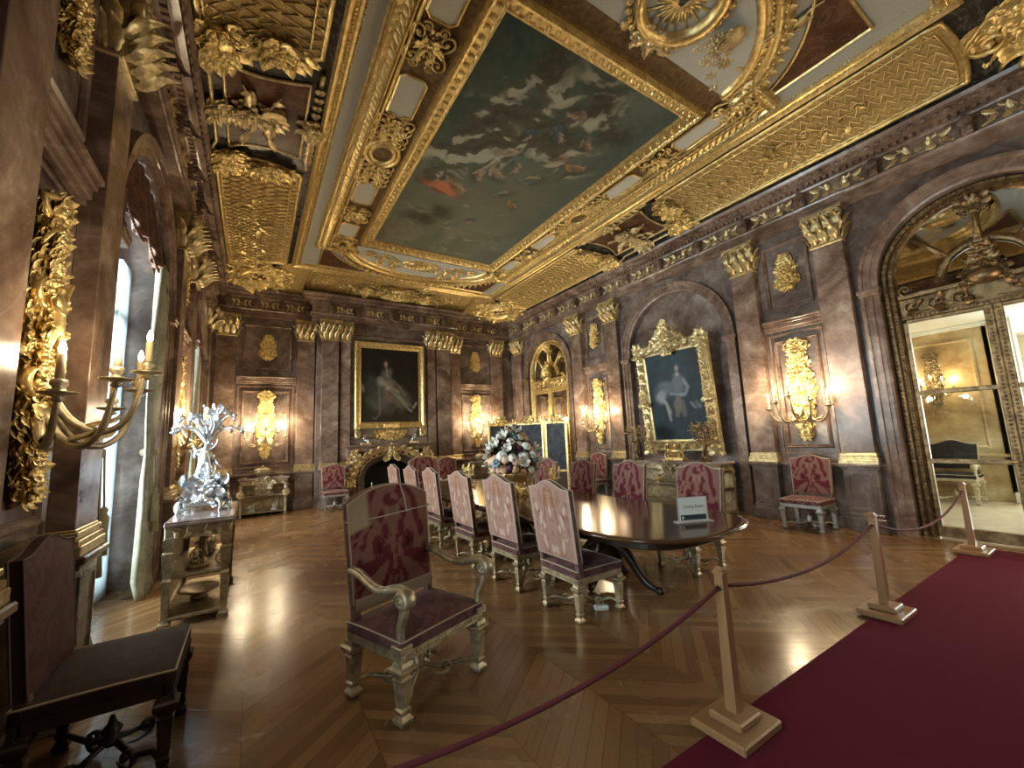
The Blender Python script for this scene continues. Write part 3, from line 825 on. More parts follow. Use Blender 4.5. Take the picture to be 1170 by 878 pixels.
# half-oval ends
CHERUBS = []
def oval_end(sg):
    y0 = 9.02 if sg > 0 else 2.56
    Te = TC @ TR(CX, y0, 0) @ SC(1, sg, 1)
    mb = MB()
    f = ell(0, 0, 1.62, 1.02, 0, PI, 32, False)
    mb.add(slab(f, 0, .015), Te, 0, False)
    fo = obj('oval_field', mb, M_frost, ceiling)
    mb = MB()
    def band(a, b, prof): mb.add(mould(ell(0, 0, a, b, 0, PI, 40, False), prof), Te, 0, True)
    band(1.72, 1.12, [(0, 0), (0, .05), (.03, .08), (.07, .05), (.09, .02), (.10, 0)])
    band(2.02, 1.36, [(0, 0), (0, .06), (.04, .10), (.12, .10), (.16, .06), (.17, .02), (.30, .02)])
    beads(mb, ell(0, 0, 1.78, 1.17, 0, PI, 44, False), .022, .055, Te @ TR(0, 0, .03), closed=False)
    P = ell(0, 0, 1.94, 1.28, 0, PI, 60, False)
    for i, (x, y) in enumerate(P):
        a = math.atan2(y / 1.28, x / 1.94)
        mb.add(LEAF, Te @ TR(x, y, .09) @ RZ(a + PI / 2 + (.5 if i % 2 else -.5)) @ SC(.13, .16, .22), 0)
        mb.add(blob(6, 3, True), Te @ TR(x, y, .10) @ SC(.03, .03, .03), 0)
    obj('oval_moulding', mb, M_gold, ceiling)
    mb = MB()
    if sg > 0:
        c = (0, .42)
        mb.add(mould(ell(c[0], c[1], .50, .27, n=36), [(0, 0), (0, .04), (.04, .06), (.07, .02)], True), Te, 0)
        beads(mb, ell(c[0], c[1], .40, .19, n=24), .03, .06, Te @ TR(0, 0, .02))
        mb.add(blob(12, 5, True), Te @ TR(c[0], c[1], 0) @ SC(.34, .15, .08), 0); mb.add(ROS, Te @ TR(c[0], c[1], .07) @ SC(.14), 0)
        for s1 in (1, -1):
            for k, (x, y, s) in enumerate(((.66, .42, .30), (.95, .30, .28), (1.25, .22, .24), (.62, .75, .2), (.98, .62, .2))):
                mb.add(SCROLL, Te @ SC(s1, 1, 1) @ TR(x, y, .01) @ RZ(-.3) @ SC(s, s * (1 if k % 2 else -1), .3), 0)
                for a in (-.9, -.2, .6, 1.6): mb.add(LEAF, Te @ SC(s1, 1, 1) @ TR(x, y, .01) @ RZ(a) @ SC(s * .7, s * .7, .22), 0)
        obj('oval_arabesque', mb, M_gold, ceiling)
    else:
        c = (.12, .52)
        mb.add(mould(ell(c[0], c[1], .50, .46, n=40), [(0, 0), (0, .09), (.03, .12), (.10, .08), (.12, .02)], True), Te, 0)
        beads(mb, ell(c[0], c[1], .56, .52, n=36), .045, .10, Te @ TR(0, 0, .02))
        for k in range(36):
            a = 2 * PI * k / 36; r1 = .36 if k % 2 else .26
            mb.add(tube([(c[0] + .05 * math.cos(a), c[1] + .05 * math.sin(a), .05), (c[0] + r1 * math.cos(a), c[1] + r1 * math.sin(a), .02)], [.02, .012], 4), Te, 0)
        obj('sunburst_clock', mb, M_gold, ceiling)
        mb = MB()
        for k in range(60):
            rr = random.Random(k); s1 = 1 if k % 2 else -1
            x = c[0] + s1 * rr.uniform(.65, 1.35); y = rr.uniform(.05, .35) + .25 * (1.4 - abs(x)); s = rr.uniform(.05, .10)
            mb.add((ROS5, ROS, LEAF)[k % 3], Te @ TR(x, y, .01) @ RZ(rr.uniform(0, 6)) @ SC(s, s, s), 0)
        foliage(mb, Te @ TR(c[0], -.02, 0) @ SC(1, 1, 1), lambda t: .30 * (1 - t) + .05, .18, 14, .14, 5)
        obj('garland', mb, M_goldp, ceiling)
        CHERUBS.append((Te, c))
    # spandrels
    for s1 in (1, -1):
        P = [(s1 * 2.28, .35), (s1 * 2.28, 1.42), (s1 * 1.05, 1.42)]
        arc = [(s1 * 2.20 * math.cos(t), 1.50 * math.sin(t)) for t in np.linspace(math.radians(62), math.radians(14), 14)]
        P = [(s1 * 2.28, .36), (s1 * 2.28, 1.42)] + [(s1 * 1.0, 1.42)] + arc
        if s1 < 0: P = P[::-1]
        mb = MB(); mb.add(slab(P, 0, .02), Te, 0, False)
        mb.add(mould(P, [(0, 0), (0, .03), (.02, .04), (.035, .02)], True), Te, 1, False)
        obj('spandrel_panel', mb, [M_brownm, M_gold], ceiling)
    mb = MB(); 
    y1 = 1.47 if sg > 0 else 1.66
    p = [(-2.45, .30), (2.45, .30), (2.45, y1), (-2.45, y1)]
    mb.add(slab(p, 0, .006), Te, 0, False); obj('end_field', mb, M_greystrip, ceiling)
oval_end(1); oval_end(-1)

# ---- ornament on the cove
def Tcove(side, s, a, off=0.0):
    w, z = cove_wz(a); w2, z2 = cove_wz(min(a + .01, 1.0)); w1, z1 = cove_wz(max(a - .01, 0))
    d = np.array([w2 - w1, z2 - z1]); d /= np.linalg.norm(d); n = (d[1], -d[0])
    w += n[0] * off; z += n[1] * off
    if side == 'L': return BASIS((0, 1, 0), (d[0], 0, d[1]), (n[0], 0, n[1]), (XL + w, s, z))
    if side == 'R': return BASIS((0, -1, 0), (-d[0], 0, d[1]), (-n[0], 0, n[1]), (XR - w, s, z))
    if side == 'B': return BASIS((1, 0, 0), (0, -d[0], d[1]), (0, -n[0], n[1]), (s, YB - w, z))
    return BASIS((-1, 0, 0), (0, d[0], d[1]), (0, n[0], n[1]), (s, YF + w, z))
def cpt(side, s, a, off=0.0): return Tcove(side, s, a, off)[:3, 3]
def cove_patch(side, s0, s1, a0, a1, off, bulge0=0.0, bulge1=0.0, ns=24, na=7, mi=0):
    """raised field between s0 and s1 with convex ends; returns V,F plus outline"""
    v = []; f = []
    for j in range(na + 1):
        tj = j / na; a = a0 + (a1 - a0) * tj; e = math.sin(PI * tj)
        lo = s0 - bulge0 * e; hi = s1 + bulge1 * e
        for i in range(ns + 1): v.append(cpt(side, lo + (hi - lo) * i / ns, a, off))
    for j in range(na):
        for i in range(ns):
            q = j * (ns + 1) + i; f.append((q, q + 1, q + ns + 2, q + ns + 1))
    W = ns + 1
    out = [v[i] for i in range(W)] + [v[j * W + ns] for j in range(1, na + 1)] + [v[na * W + i] for i in range(ns - 1, -1, -1)] + [v[j * W] for j in range(na - 1, 0, -1)]
    return (v, f), out
def lattice(side, s0, s1, a0=.22, a1=.93, b0=0.0, b1=0.0):
    mb = MB(); g, out = cove_patch(side, s0, s1, a0, a1, .025, b0, b1)
    if side == 'B' or side == 'R' or side == 'L' or side == 'F': mb.add(g, None, 0)
    oc = out + [out[0]]
    mb.add(tube(oc, .035, 6, False), None, 1); 
    g2, out2 = cove_patch(side, s0 + .07, s1 - .07, a0 + .06, a1 - .06, .035, b0 * .9, b1 * .9); mb.add(tube(out2 + [out2[0]], .014, 5, False), None, 1)
    # zig-zag diaper bars
    n = max(2, int((s1 - s0) / .135)); rows = 7
    for r in range(rows):
        a = a0 + (a1 - a0) * (r + .6) / (rows + .2); e = math.sin(PI * (r + .6) / (rows + .2))
        lo = s0 - b0 * e * .9 + .09; hi = s1 + b1 * e * .9 - .09; P = []
        for i in range(n * 2 + 1):
            P.append(cpt(side, lo + (hi - lo) * i / (2 * n), a + (.045 if i % 2 else -.045), .036))
        mb.add(tube(P, .013, 4, False), None, 1)
    sm_ = (s0 + s1) / 2; L_ = (s1 - s0) * .38
    for k in range(int(L_ * 22)):
        rr = random.Random(k); s_ = sm_ + rr.uniform(-L_, L_) * (rr.random() ** .5); a_ = (a0 + a1) / 2 + rr.uniform(-.14, .14)
        mb.add((LEAF, SCROLL, LEAFW)[k % 3], Tcove(side, s_, a_, .04) @ RZ(rr.uniform(0, 6.28)) @ SC(rr.uniform(.10, .17)), 1)
    return obj('lattice_panel', mb, [M_gground, M_gold], ceiling)
def cove_foliage(side, s, a, hw, H, n, size, seed, name='cartouche', rot=0.0, oval=None, mat=None, out=True):
    mb = MB(); T0 = Tcove(side, s, a, .03) @ RZ(rot)
    foliage(mb, T0 @ TR(0, -H / 2, 0), hw, H, n, size, seed, lift=.09)
    mats = [mat or M_gold]
    if oval:
        mb.add(blob(16, 4, True), T0 @ SC(oval[0], oval[1], .14), 1); mats.append(M_brownm)
        mb.add(mould(ell(0, 0, oval[0] + .06, oval[1] + .06, n=32), [(0, .02), (0, .10), (.04, .14), (.07, .10)], True), T0, 0)
    return obj(name, mb, mats, ceiling)
for side in 'LR':
    for s0, s1, b0, b1 in ((6.95, 10.7, .22, .05), (.75, 4.55, .05, .22)):
        lattice(side, s0, s1, b0=b0, b1=b1)
    # shells at the lattice ends, trophy panel between them
    for s, rot in ((6.78, PI / 2), (4.75, -PI / 2)):
        k = 1 if side == 'L' else -1
        cove_foliage(side, s, .36, lambda t: .12 + .12 * math.sin(PI * t), .46, 60, .13, int(s * 7), 'shell_ornament', rot * k)
        cove_foliage(side, s + (.12 if s > CY else -.12), .72, lambda t: .34 * math.sin(PI * t) ** .7, .30, 60, .12, int(s * 5) + 3, 'scroll_ornament', rot * k)
    mb = MB(); g, out = cove_patch(side, 5.0, 6.5, .40, .90, .02, -.10, -.10, 12, 6)
    mb.add(g, None, 0); mb.add(tube(out + [out[0]], .022, 6, False), None, 1)
    T0 = Tcove(side, 5.75, .63, .04)
    foliage(mb, T0 @ TR(0, -.30, 0), lambda t: .10 + .13 * math.sin(PI * t), .56, 44, .10, 11, mi=1, lift=.07, core=False)
    for a, L in ((.5, .62), (-.6, .6), (2.4, .6), (3.7, .62), (1.3, .4)):
        mb.add(tube([(0, 0, .05), (L * math.cos(a), L * .55 * math.sin(a), .04)], [.02, .012], 5), T0, 1)
        mb.add(LEAFW, T0 @ TR(L * .7 * math.cos(a), L * .38 * math.sin(a), .04) @ RZ(a) @ SC(.17, .13, .18), 1)
    mb.add(blob(12, 5, True), T0 @ TR(.25, .12, .03) @ SC(.13, .09, .05), 1); mb.add(blob(12, 5, True), T0 @ TR(-.3, -.1, .03) @ SC(.16, .07, .04), 1)
    mb.add(slab(ell(-.12, .16, .1, .14, n=16), .03, .08), T0, 1, False)
    obj('trophy_panel', mb, [M_brownm, M_goldp], ceiling)
    # gilt strapwork around the trophy
    mb = MB()
    P = [(4.62, .20), (5.05, .20), (5.15, .27), (5.55, .27), (5.95, .27), (6.35, .27), (6.45, .20), (6.9, .20)]
    mb.add(tube([cpt(side, s, a, .03) for s, a in P], .028, 5), None, 0)
    foliage(mb, Tcove(side, 5.75, .17, .03), lambda t: .12 + .06 * math.sin(PI * t), .24, 18, .12, 21, lift=.07)
    foliage(mb, Tcove(side, 5.75, .90, .03), lambda t: .05 + .12 * math.sin(PI * t), .22, 18, .12, 23, lift=.06)
    for sg in (1, -1):
        for k in range(4): mb.add(LEAF, Tcove(side, 5.75 + sg * (.2 + .14 * k), .95, .02) @ RZ(0 if (sg > 0) == (side == 'L') else PI) @ SC(.2, .2, .2), 0)
        mb.add(tube([cpt(side, 5.75 + sg * .75, .95, .03), cpt(side, 5.75 + sg * .98, .95, .03)], .03, 6), None, 0)
    obj('strapwork', mb, M_goldp, ceiling)
for side in 'BF':
    for s0, s1, b0, b1 in ((1.15, 2.75, .05, .15), (4.1, 5.7, .15, .05)): lattice(side, s0, s1, b0=b0, b1=b1)
    cove_foliage(side, 3.42, .55, lambda t: .34 + .30 * math.sin(PI * t), .80, 150, .17, 31)
    cove_foliage(side, 2.55, .5, lambda t: .24 * math.sin(PI * t) + .06, .7, 30, .18, 33, 'scroll_ornament')
    cove_foliage(side, 4.3, .5, lambda t: .24 * math.sin(PI * t) + .06, .7, 30, .18, 34, 'scroll_ornament')
# corner cartouches laid over the mitres
for cx, cy, ang in ((XL, YB, -PI / 4), (XR, YB, -3 * PI / 4), (XR, YF, 3 * PI / 4), (XL, YF, PI / 4)):
    dx, dy = math.cos(ang), math.sin(ang)
    tx, ty = -dy, dx
    p = np.array([cx + dx * 1.40, cy + dy * 1.40, 5.87]); V = np.array([dx * .955, dy * .955, .28]); V /= np.linalg.norm(V); U = np.array([tx, ty, 0]); N = np.cross(U, V)
    if N[2] > 0: U = -U; N = np.cross(U, V)
    T0 = BASIS(U, V, N, p)
    mb = MB()
    foliage(mb, T0 @ TR(0, -.52, .01), lambda t: .50 + .45 * t, 1.05, 260, .17, 41, lift=.07, core=False, sc=.5)
    mb.add(blob(16, 4, True), T0 @ SC(.36, .22, .13), 1)
    mb.add(mould(ell(0, 0, .44, .30, n=32), [(0, .0), (0, .12), (.05, .18), (.09, .11)], True), T0, 0)
    for s1 in (1, -1):
        mb.add(SCROLL, T0 @ SC(s1, 1, 1) @ TR(.75, -.12, .03) @ SC(.5, .4, .8), 0); mb.add(SCROLL, T0 @ SC(s1, 1, 1) @ TR(.55, .36, .03) @ SC(.4, -.35, .7), 0)
    obj('corner_cartouche', mb, [M_gold, M_brownm], ceiling)

# ---- the ceiling canvas and its egg-and-dart frame
c = Canvas(2.87, 5.52, 230, 440); X, Y = c.X, c.Y
c.fill((.062, .088, .066))
n1 = vnoise(X, Y, 1.3, 5, 3); n2 = vnoise(X, Y, 3.0, 5, 8)
c.over(sm(Y + .5 * X, 1.6, 4.2) * .85, (.150, .150, .092)); c.over(sm(n1, .42, .72) * .5, (.17, .17, .12))
c.over(sm(Y, 3.0, 5.2) * sm(n2, .4, .7) * .55, (.27, .26, .17)); c.over((1 - sm(Y, .0, 2.0)) * (1 - sm(X, 0, 1.3)) * .85, (.030, .068, .054))
c.over(sm(X, 2.0, 2.87) * .5, (.055, .085, .085))
# banks of cloud, modelled from a warped noise relief
wx = X + .45 * (vnoise(X, Y, 2.0, 4, 31) - .5); wy = Y + .45 * (vnoise(X, Y, 2.0, 4, 37) - .5)
hgt = vnoise(wx, wy, 2.1, 5, 41, .5); lit = (hgt - vnoise(wx + .07, wy + .09, 2.1, 5, 41, .5)) * 9
dg_ = np.exp(-((X - .45 - .22 * (3.0 - Y)) / .62) ** 2) * sm(Y, .1, .6) * (1 - sm(Y, 2.7, 3.5)); dg_ = np.maximum(dg_, np.exp(-((X - 1.5) / .75) ** 2 - ((Y - .9) / .8) ** 2)); dg_ = np.maximum(dg_, .8 * np.exp(-((X - 2.1) / .5) ** 2 - ((Y - 1.5) / .5) ** 2))
den = sm(hgt + .30 * dg_, .50, .68) * sm(dg_, .15, .5)
c.over(den * .9, (.085, .078, .052)); c.over(den * sm(lit, .05, .8) * .9, (.40, .38, .28)); c.over(den * sm(-lit, .25, 1.2) * .6, (.040, .035, .024))
for x, y, rx, ry in ((1.75, .28, .45, .25), (.85, .30, .45, .22), (2.35, .75, .4, .3), (.55, 4.25, .5, .25), (.9, 3.85, .35, .2)): c.spot(x, y, rx, ry, (.042, .036, .022), .75, .3, .8, .6, int(x * 10))
rnd = random.Random(12)
def group_of_figures(x, y, s, a, dr, al=.85):
    ca, sa = math.cos(a), math.sin(a); q = lambda u, v: (x + s * (u * ca - v * sa), y + s * (u * sa + v * ca))
    k = int(x * 97 + y * 31)
    c.spot(*q(-.2, .25), s * 1.2, s * .55, (.040, .032, .020), .55, a + .3, .8, s * .8, k)
    c.spot(*q(-.35, -.05), s * .85, s * .38, dr, al, a + .5, .5, s * .8, k + 1); c.spot(*q(-.75, .2), s * .5, s * .2, tuple(v * 1.5 for v in dr), al * .8, a + .9, .6, s * .5, k + 2); c.spot(*q(-.45, .18), s * .5, s * .10, tuple(v * .4 for v in dr), al * .7, a + .2, .6, s * .4, k + 3)
    fl = (.36, .26, .17); sh_ = (.15, .095, .06)
    c.spot(*q(.15, 0), s * .32, s * .17, fl, al, a + .25, .5, s * .12, k + 4); c.spot(*q(.12, .08), s * .26, s * .09, sh_, al * .7, a + .25, .6)
    c.spot(*q(-.22, -.16), s * .30, s * .085, fl, al, a - .5, .5, s * .1, k + 5); c.spot(*q(-.30, .08), s * .28, s * .08, sh_, al * .8, a + .1, .5)
    c.spot(*q(.42, .16), s * .20, s * .05, fl, al * .9, a + .9, .5); c.spot(*q(.36, -.16), s * .20, s * .045, fl, al * .8, a - .8, .5)
    c.spot(*q(.50, .02), s * .085, s * .095, fl, al, 0, .4); c.spot(*q(.55, .07), s * .08, s * .06, (.06, .035, .02), al, a, .4)
c.spot(.58, 3.1, .40, .17, (.42, .13, .06), .9, .25, .6, .45, 2)
DR = ((.26, .15, .08), (.10, .14, .10), (.30, .23, .15), (.06, .09, .11), (.20, .13, .10))
for i, (x, y, s, a) in enumerate(((.85, 2.98, .30, .3), (1.44, 2.05, .28, 1.2), (1.12, 1.87, .20, 2.4), (1.64, 1.16, .22, .6), (1.54, .75, .20, 2.8), (2.35, 1.55, .22, -.4), (1.83, 2.15, .26, -.8), (1.30, 2.35, .22, .2), (1.22, 1.40, .18, 1.6), (1.92, 1.62, .2, 2.2), (1.99, 3.0, .18, .5), (1.60, 2.75, .2, -1.0), (1.02, 2.55, .2, 1.0), (1.5, 3.9, .14, 2.0), (2.15, 1.1, .18, .2))): group_of_figures(x, y, s, a, DR[i % 5])
c.spot(.62, 3.12, .30, .11, (.50, .17, .08), .85, .4, .5, .3, 6); c.spot(.50, 3.18, .22, .06, (.24, .06, .03), .7, .3, .6, .3, 7)
for i in range(26):
    x, y = rnd.uniform(.3, 2.6), rnd.uniform(3.3, 5.4); c.spot(x, y, rnd.uniform(.06, .22), .045, ((.30, .26, .18), (.09, .07, .05), (.36, .35, .26))[i % 3], .45, rnd.uniform(-.6, .6), .9, .5, i + 40)
c.over((vnoise(X, Y, 14, 3, 21) - .42) * .4, (.20, .18, .12))
T0 = BASIS((1, 0, 0), (0, 1, 0), (0, 0, -1), (2.05, 3.03, ZC - .03))
cp = thing('ceiling_painting', 'huge rectangular oil painting of figures among storm clouds set into the gilded ceiling', 'painting', TR(3.485, CY, ZC))
me = attr_mesh('canvas', [c.grid(TR(-3.485, -CY, -ZC) @ T0)], [M_fresco])
obj('canvas', me, None, cp)
mb = MB(); R = rect(-1.435, 1.435, -2.76, 2.76)
Tf = BASIS((1, 0, 0), (0, 1, 0), (0, 0, -1), (0, 0, 0))
mb.add(mould(R, [(.01, .0), (.01, .05), (-.02, .065), (-.04, .05), (-.05, .055), (-.15, .10), (-.16, .12), (-.19, .13), (-.21, .10), (-.225, .06), (-.23, 0)], True), Tf, 0, False)
def ring(k): return rect(-1.435 - k, 1.435 + k, -2.76 - k, 2.76 + k)
beads(mb, ring(.10), .046, .125, Tf @ TR(0, 0, .082), flat=.72)
beads(mb, ring(.155), .018, .06, Tf @ TR(.0, .0, .105), flat=.7)
beads(mb, ring(.19), .016, .045, Tf @ TR(0, 0, .12)); beads(mb, ring(.02), .011, .03, Tf @ TR(0, 0, .06))
obj('frame', mb, M_gold, cp)

# ---- skinned figures
def skin_mesh(name, pts, edges, rad, mats, sub=1):
    me = bpy.data.meshes.new(name); me.from_pydata([tuple(map(float, p)) for p in pts], edges, []); o = bpy.data.objects.new(name, me); COL.objects.link(o)
    o.modifiers.new('s', 'SKIN'); s = o.modifiers.new('b', 'SUBSURF'); s.levels = sub; s.render_levels = sub
    for i, r in enumerate(rad): me.skin_vertices[0].data[i].radius = (r, r)
    me.skin_vertices[0].data[0].use_root = True
    bpy.context.view_layer.update(); dg = bpy.context.evaluated_depsgraph_get()
    m = bpy.data.meshes.new_from_object(o.evaluated_get(dg)); bpy.data.objects.remove(o); m.name = name
    V = np.array([v.co[:] for v in m.vertices]); F = [tuple(p.vertices) for p in m.polygons]; bpy.data.meshes.remove(m)
    return V, F
FIG_E = [(0, 1), (1, 2), (2, 3), (3, 4), (2, 5), (5, 6), (6, 7), (2, 8), (8, 9), (9, 10), (0, 11), (11, 12), (12, 13), (13, 14), (0, 15), (15, 16), (16, 17), (17, 18)]
FIG_R = [.085, .075, .095, .035, .062, .038, .030, .022, .038, .030, .022, .06, .045, .032, .026, .06, .045, .032, .026]
def figure(kind):
    if kind == 'seated':
        P = [(0, 0, .30), (0, .01, .42), (0, .02, .56), (0, .0, .66), (0, -.02, .76), (.13, 0, .57), (.2, -.06, .45), (.16, -.2, .40), (-.13, 0, .57), (-.22, 0, .48), (-.2, .02, .30),
             (.08, -.04, .28), (.1, -.26, .30), (.1, -.28, .05), (.1, -.36, .02), (-.08, -.04, .28), (-.12, -.24, .33), (-.13, -.30, .08), (-.13, -.38, .04)]
    else:
        P = [(0, 0, .5), (0, .0, .62), (0, .02, .76), (0, .0, .86), (0, -.02, .95), (.13, 0, .78), (.22, 0, .90), (.26, -.03, 1.05), (-.13, 0, .78), (-.24, -.03, .68), (-.2, -.12, .58),
             (.07, 0, .46), (.09, -.05, .26), (.08, .02, .06), (.08, -.07, .02), (-.07, 0, .46), (-.10, .03, .26), (-.12, .10, .08), (-.12, .03, .03)]
    return skin_mesh('fig', P, FIG_E, FIG_R, None)
FSEAT, FSTAND = figure('seated'), figure('standing')

for Te, c in CHERUBS:
    for s1 in (1, -1):
        mb = MB(); B = Te @ TR(c[0] + s1 * .92, .48, .03) @ SC(s1, 1, 1) @ RZ(2.5) @ BASIS((1, 0, 0), (0, 0, 1), (0, -1, 0), (0, -.28, 0)) @ SC(.56, .44, .56)
        mb.add(FSTAND, B)
        for a, L in ((.2, .34), (.5, .38), (-.1, .26)): mb.add(LEAFW, Te @ TR(c[0] + s1 * .95, .50, .05) @ SC(s1, 1, 1) @ RZ(PI - a) @ SC(L, L * .8, .2))
        obj('cherub_relief', mb, M_goldp, ceiling)

# ================================================================== SCONCES
def sconce_hw(t):
    return np.interp(t, [0, .12, .3, .45, .62, .78, .86, .92, 1.0], [.02, .07, .13, .19, .19, .14, .06, .15, .08])
def make_sconce():
    mb = MB()
    foliage(mb, TR(0, -.80, .0), lambda t: sconce_hw(t) * .88, 1.64, 330, .085, 77, lift=.09, sc=.45)
    for s1 in (1, -1):      # ribbon bow on top
        mb.add(tube([(0, .74, .06), (s1 * .10, .84, .08), (s1 * .19, .80, .06), (s1 * .15, .72, .07), (0, .74, .08)], [.02, .03, .022, .03, .02], 6, flat=.6))
        mb.add(tube([(0, .74, .07), (s1 * .07, .66, .08), (s1 * .12, .56, .05)], [.02, .018, .01], 5))
        mb.add(SCROLL, SC(s1, 1, 1) @ TR(.11, .30, .05) @ SC(.16, .16, .3)); mb.add(SCROLL, SC(s1, 1, 1) @ TR(.12, -.22, .05) @ SC(.15, -.15, .3))
    fm = BASIS((1, 0, 0), (0, 0, -1), (0, 1, 0), (0, .0, 0)) ; fm = BASIS((1, 0, 0), (0, 0, -1), (0, 1, 0), (0, -.16, .1))
    mb.add(FSTAND, fm @ SC(.5, .5, .55))
    s = thing('wall_sconce', '', 'wall light'); obj('backplate', mb, M_gold, s)
    ends = [(-.44, .26), (.44, .26), (-.25, .42), (.25, .42), (0, .50)]
    for k, (u, w) in enumerate(ends):
        mb = MB(); hh = -.28 + (.10 if k in (2, 3) else 0) + (.18 if k == 4 else 0)
        L = math.hypot(u, w); P = []
        for q in [(.10, -.34), (.30, -.50), (.62, -.56), (.88, -.48), (1.0, hh - .03)]: P.append((u * q[0], q[1] + (.08 if k == 4 else 0), .06 + (w - .06) * q[0]))
        P = np.array(P); tt = np.linspace(0, 4, 15); P2 = np.stack([np.interp(tt, range(5), P[:, i]) for i in range(3)], 1)
        for _ in range(2): P2[1:-1] = (P2[:-2] + P2[1:-1] * 2 + P2[2:]) / 4
        mb.add(tube(P2, [.026 - .001 * i for i in range(15)], 7)); mb.add(LEAFN, BASIS((u / L, 0, w / L), (w / L, 0, -u / L), (0, 1, 0), P2[5]) @ SC(.16, .14, .2))
        S = BASIS((1, 0, 0), (0, 0, -1), (0, 1, 0), (u, hh, w))
        mb.add(lathe([(.012, -.06), (.03, -.05), (.018, -.035), (.07, -.02), (.075, -.012), (.03, -.008), (.022, .01), (.034, .025), (.03, .045), (.024, .05)], 12), S)
        a = obj('candle_arm', mb, M_bronze, s)
        cb = MB(); cb.add(lathe([(.017, .045), (.017, .17), (.008, .175)], 10), S); obj('candle', cb, M_candle, a)
        bb = MB(); bb.add(lathe([(.006, .172), (.013, .185), (.0155, .20), (.011, .222), (.003, .245)], 8), S); obj('bulb', bb, M_bulb, a)
    return s
def sconce_light(s, parent, k=1.0):
    for u in (-.30, .30):
        d = bpy.data.lights.new('candle_light', 'POINT'); d.energy = SCONCE_W / 2 * k; d.color = (1.0, .80, .50); d.shadow_soft_size = .07
        o = bpy.data.objects.new('candle_light', d); COL.objects.link(o); o.parent = parent; o.location = (u * 1.2, .0, .42)
SC0 = make_sconce()
SPOTS = [(TWB(.26, 2.2), 'gilded five-candle wall light above the console in the left corner of the end wall'),
         (TWB(6.37, 2.2), 'gilded five-candle wall light behind the folding screen on the end wall'),
         (TWR(8.02, 2.2), 'gilded five-candle wall light between the mirrored doors and the niche portrait'),
         (TWR(3.21, 2.2), 'gilded five-candle wall light above the chair beside the glazed doors'),
         (TWL(3.21, 2.2), 'large near gilded wall light with candles at the left edge'),
         (TWL(8.02, 2.2), 'gilded wall light between the two windows, behind the silver candelabrum'),
         (TWF(6.37, 2.2), 'gilded wall light on the wall behind the viewer')]  # added lamp out of view, lifts the ambient light on ceiling and right side
for i, (T, lb) in enumerate(SPOTS):
    if i == 0: SC0.matrix_world = MM(T); SC0['label'] = lb; s = SC0; S_first = s
    else: s = copy_tree(SC0, T, lb)
SCS = [o for o in bpy.data.objects if o.name.startswith('wall_sconce')]
for s in SCS: s['group'] = 'wall lights of the dining room'; sconce_light(s, s, .18 if 'large near' in s['label'] else 1.0)

# ---- gilded trophies on the upper panels
mb = MB(); foliage(mb, TR(0, -.42, 0), lambda t: .30 * math.sin(PI * min(t * .9 + .08, 1)) ** .8 * (1 - .35 * t), .86, 170, .10, 5, lift=.07, core=False)
for a in (.7, 1.1, 2.0, 2.45, -.7, -2.4): mb.add(tube([(0, 0, .07), (.42 * math.cos(a), .46 * math.sin(a), .04)], [.016, .01], 5))
mb.add(ROS, TR(0, .02, .08) @ SC(.15)); TROM = mb.mesh('trophy', [M_gold])
for T, lb in ((TWB(.26, 4.24), 'gilded trophy relief high above the left console'), (TWB(6.37, 4.24), 'gilded trophy relief high above the folding screen'),
              (TWR(8.02, 4.28), 'gilded trophy relief beside the mirrored doors'), (TWR(3.21, 4.28), 'gilded trophy relief above the chair next to the glazed doors'),
              (TWL(3.21, 4.28), 'dim trophy relief above the near left wall light'), (TWL(8.02, 4.28), 'dim trophy relief between the two windows')):
    o = bpy.data.objects.new('wall_trophy', TROM); COL.objects.link(o); o.matrix_world = MM(T @ SC(.66, .74, 1)); tag(o, lb, 'wall ornament', 'gilded trophies on the upper wall panels')

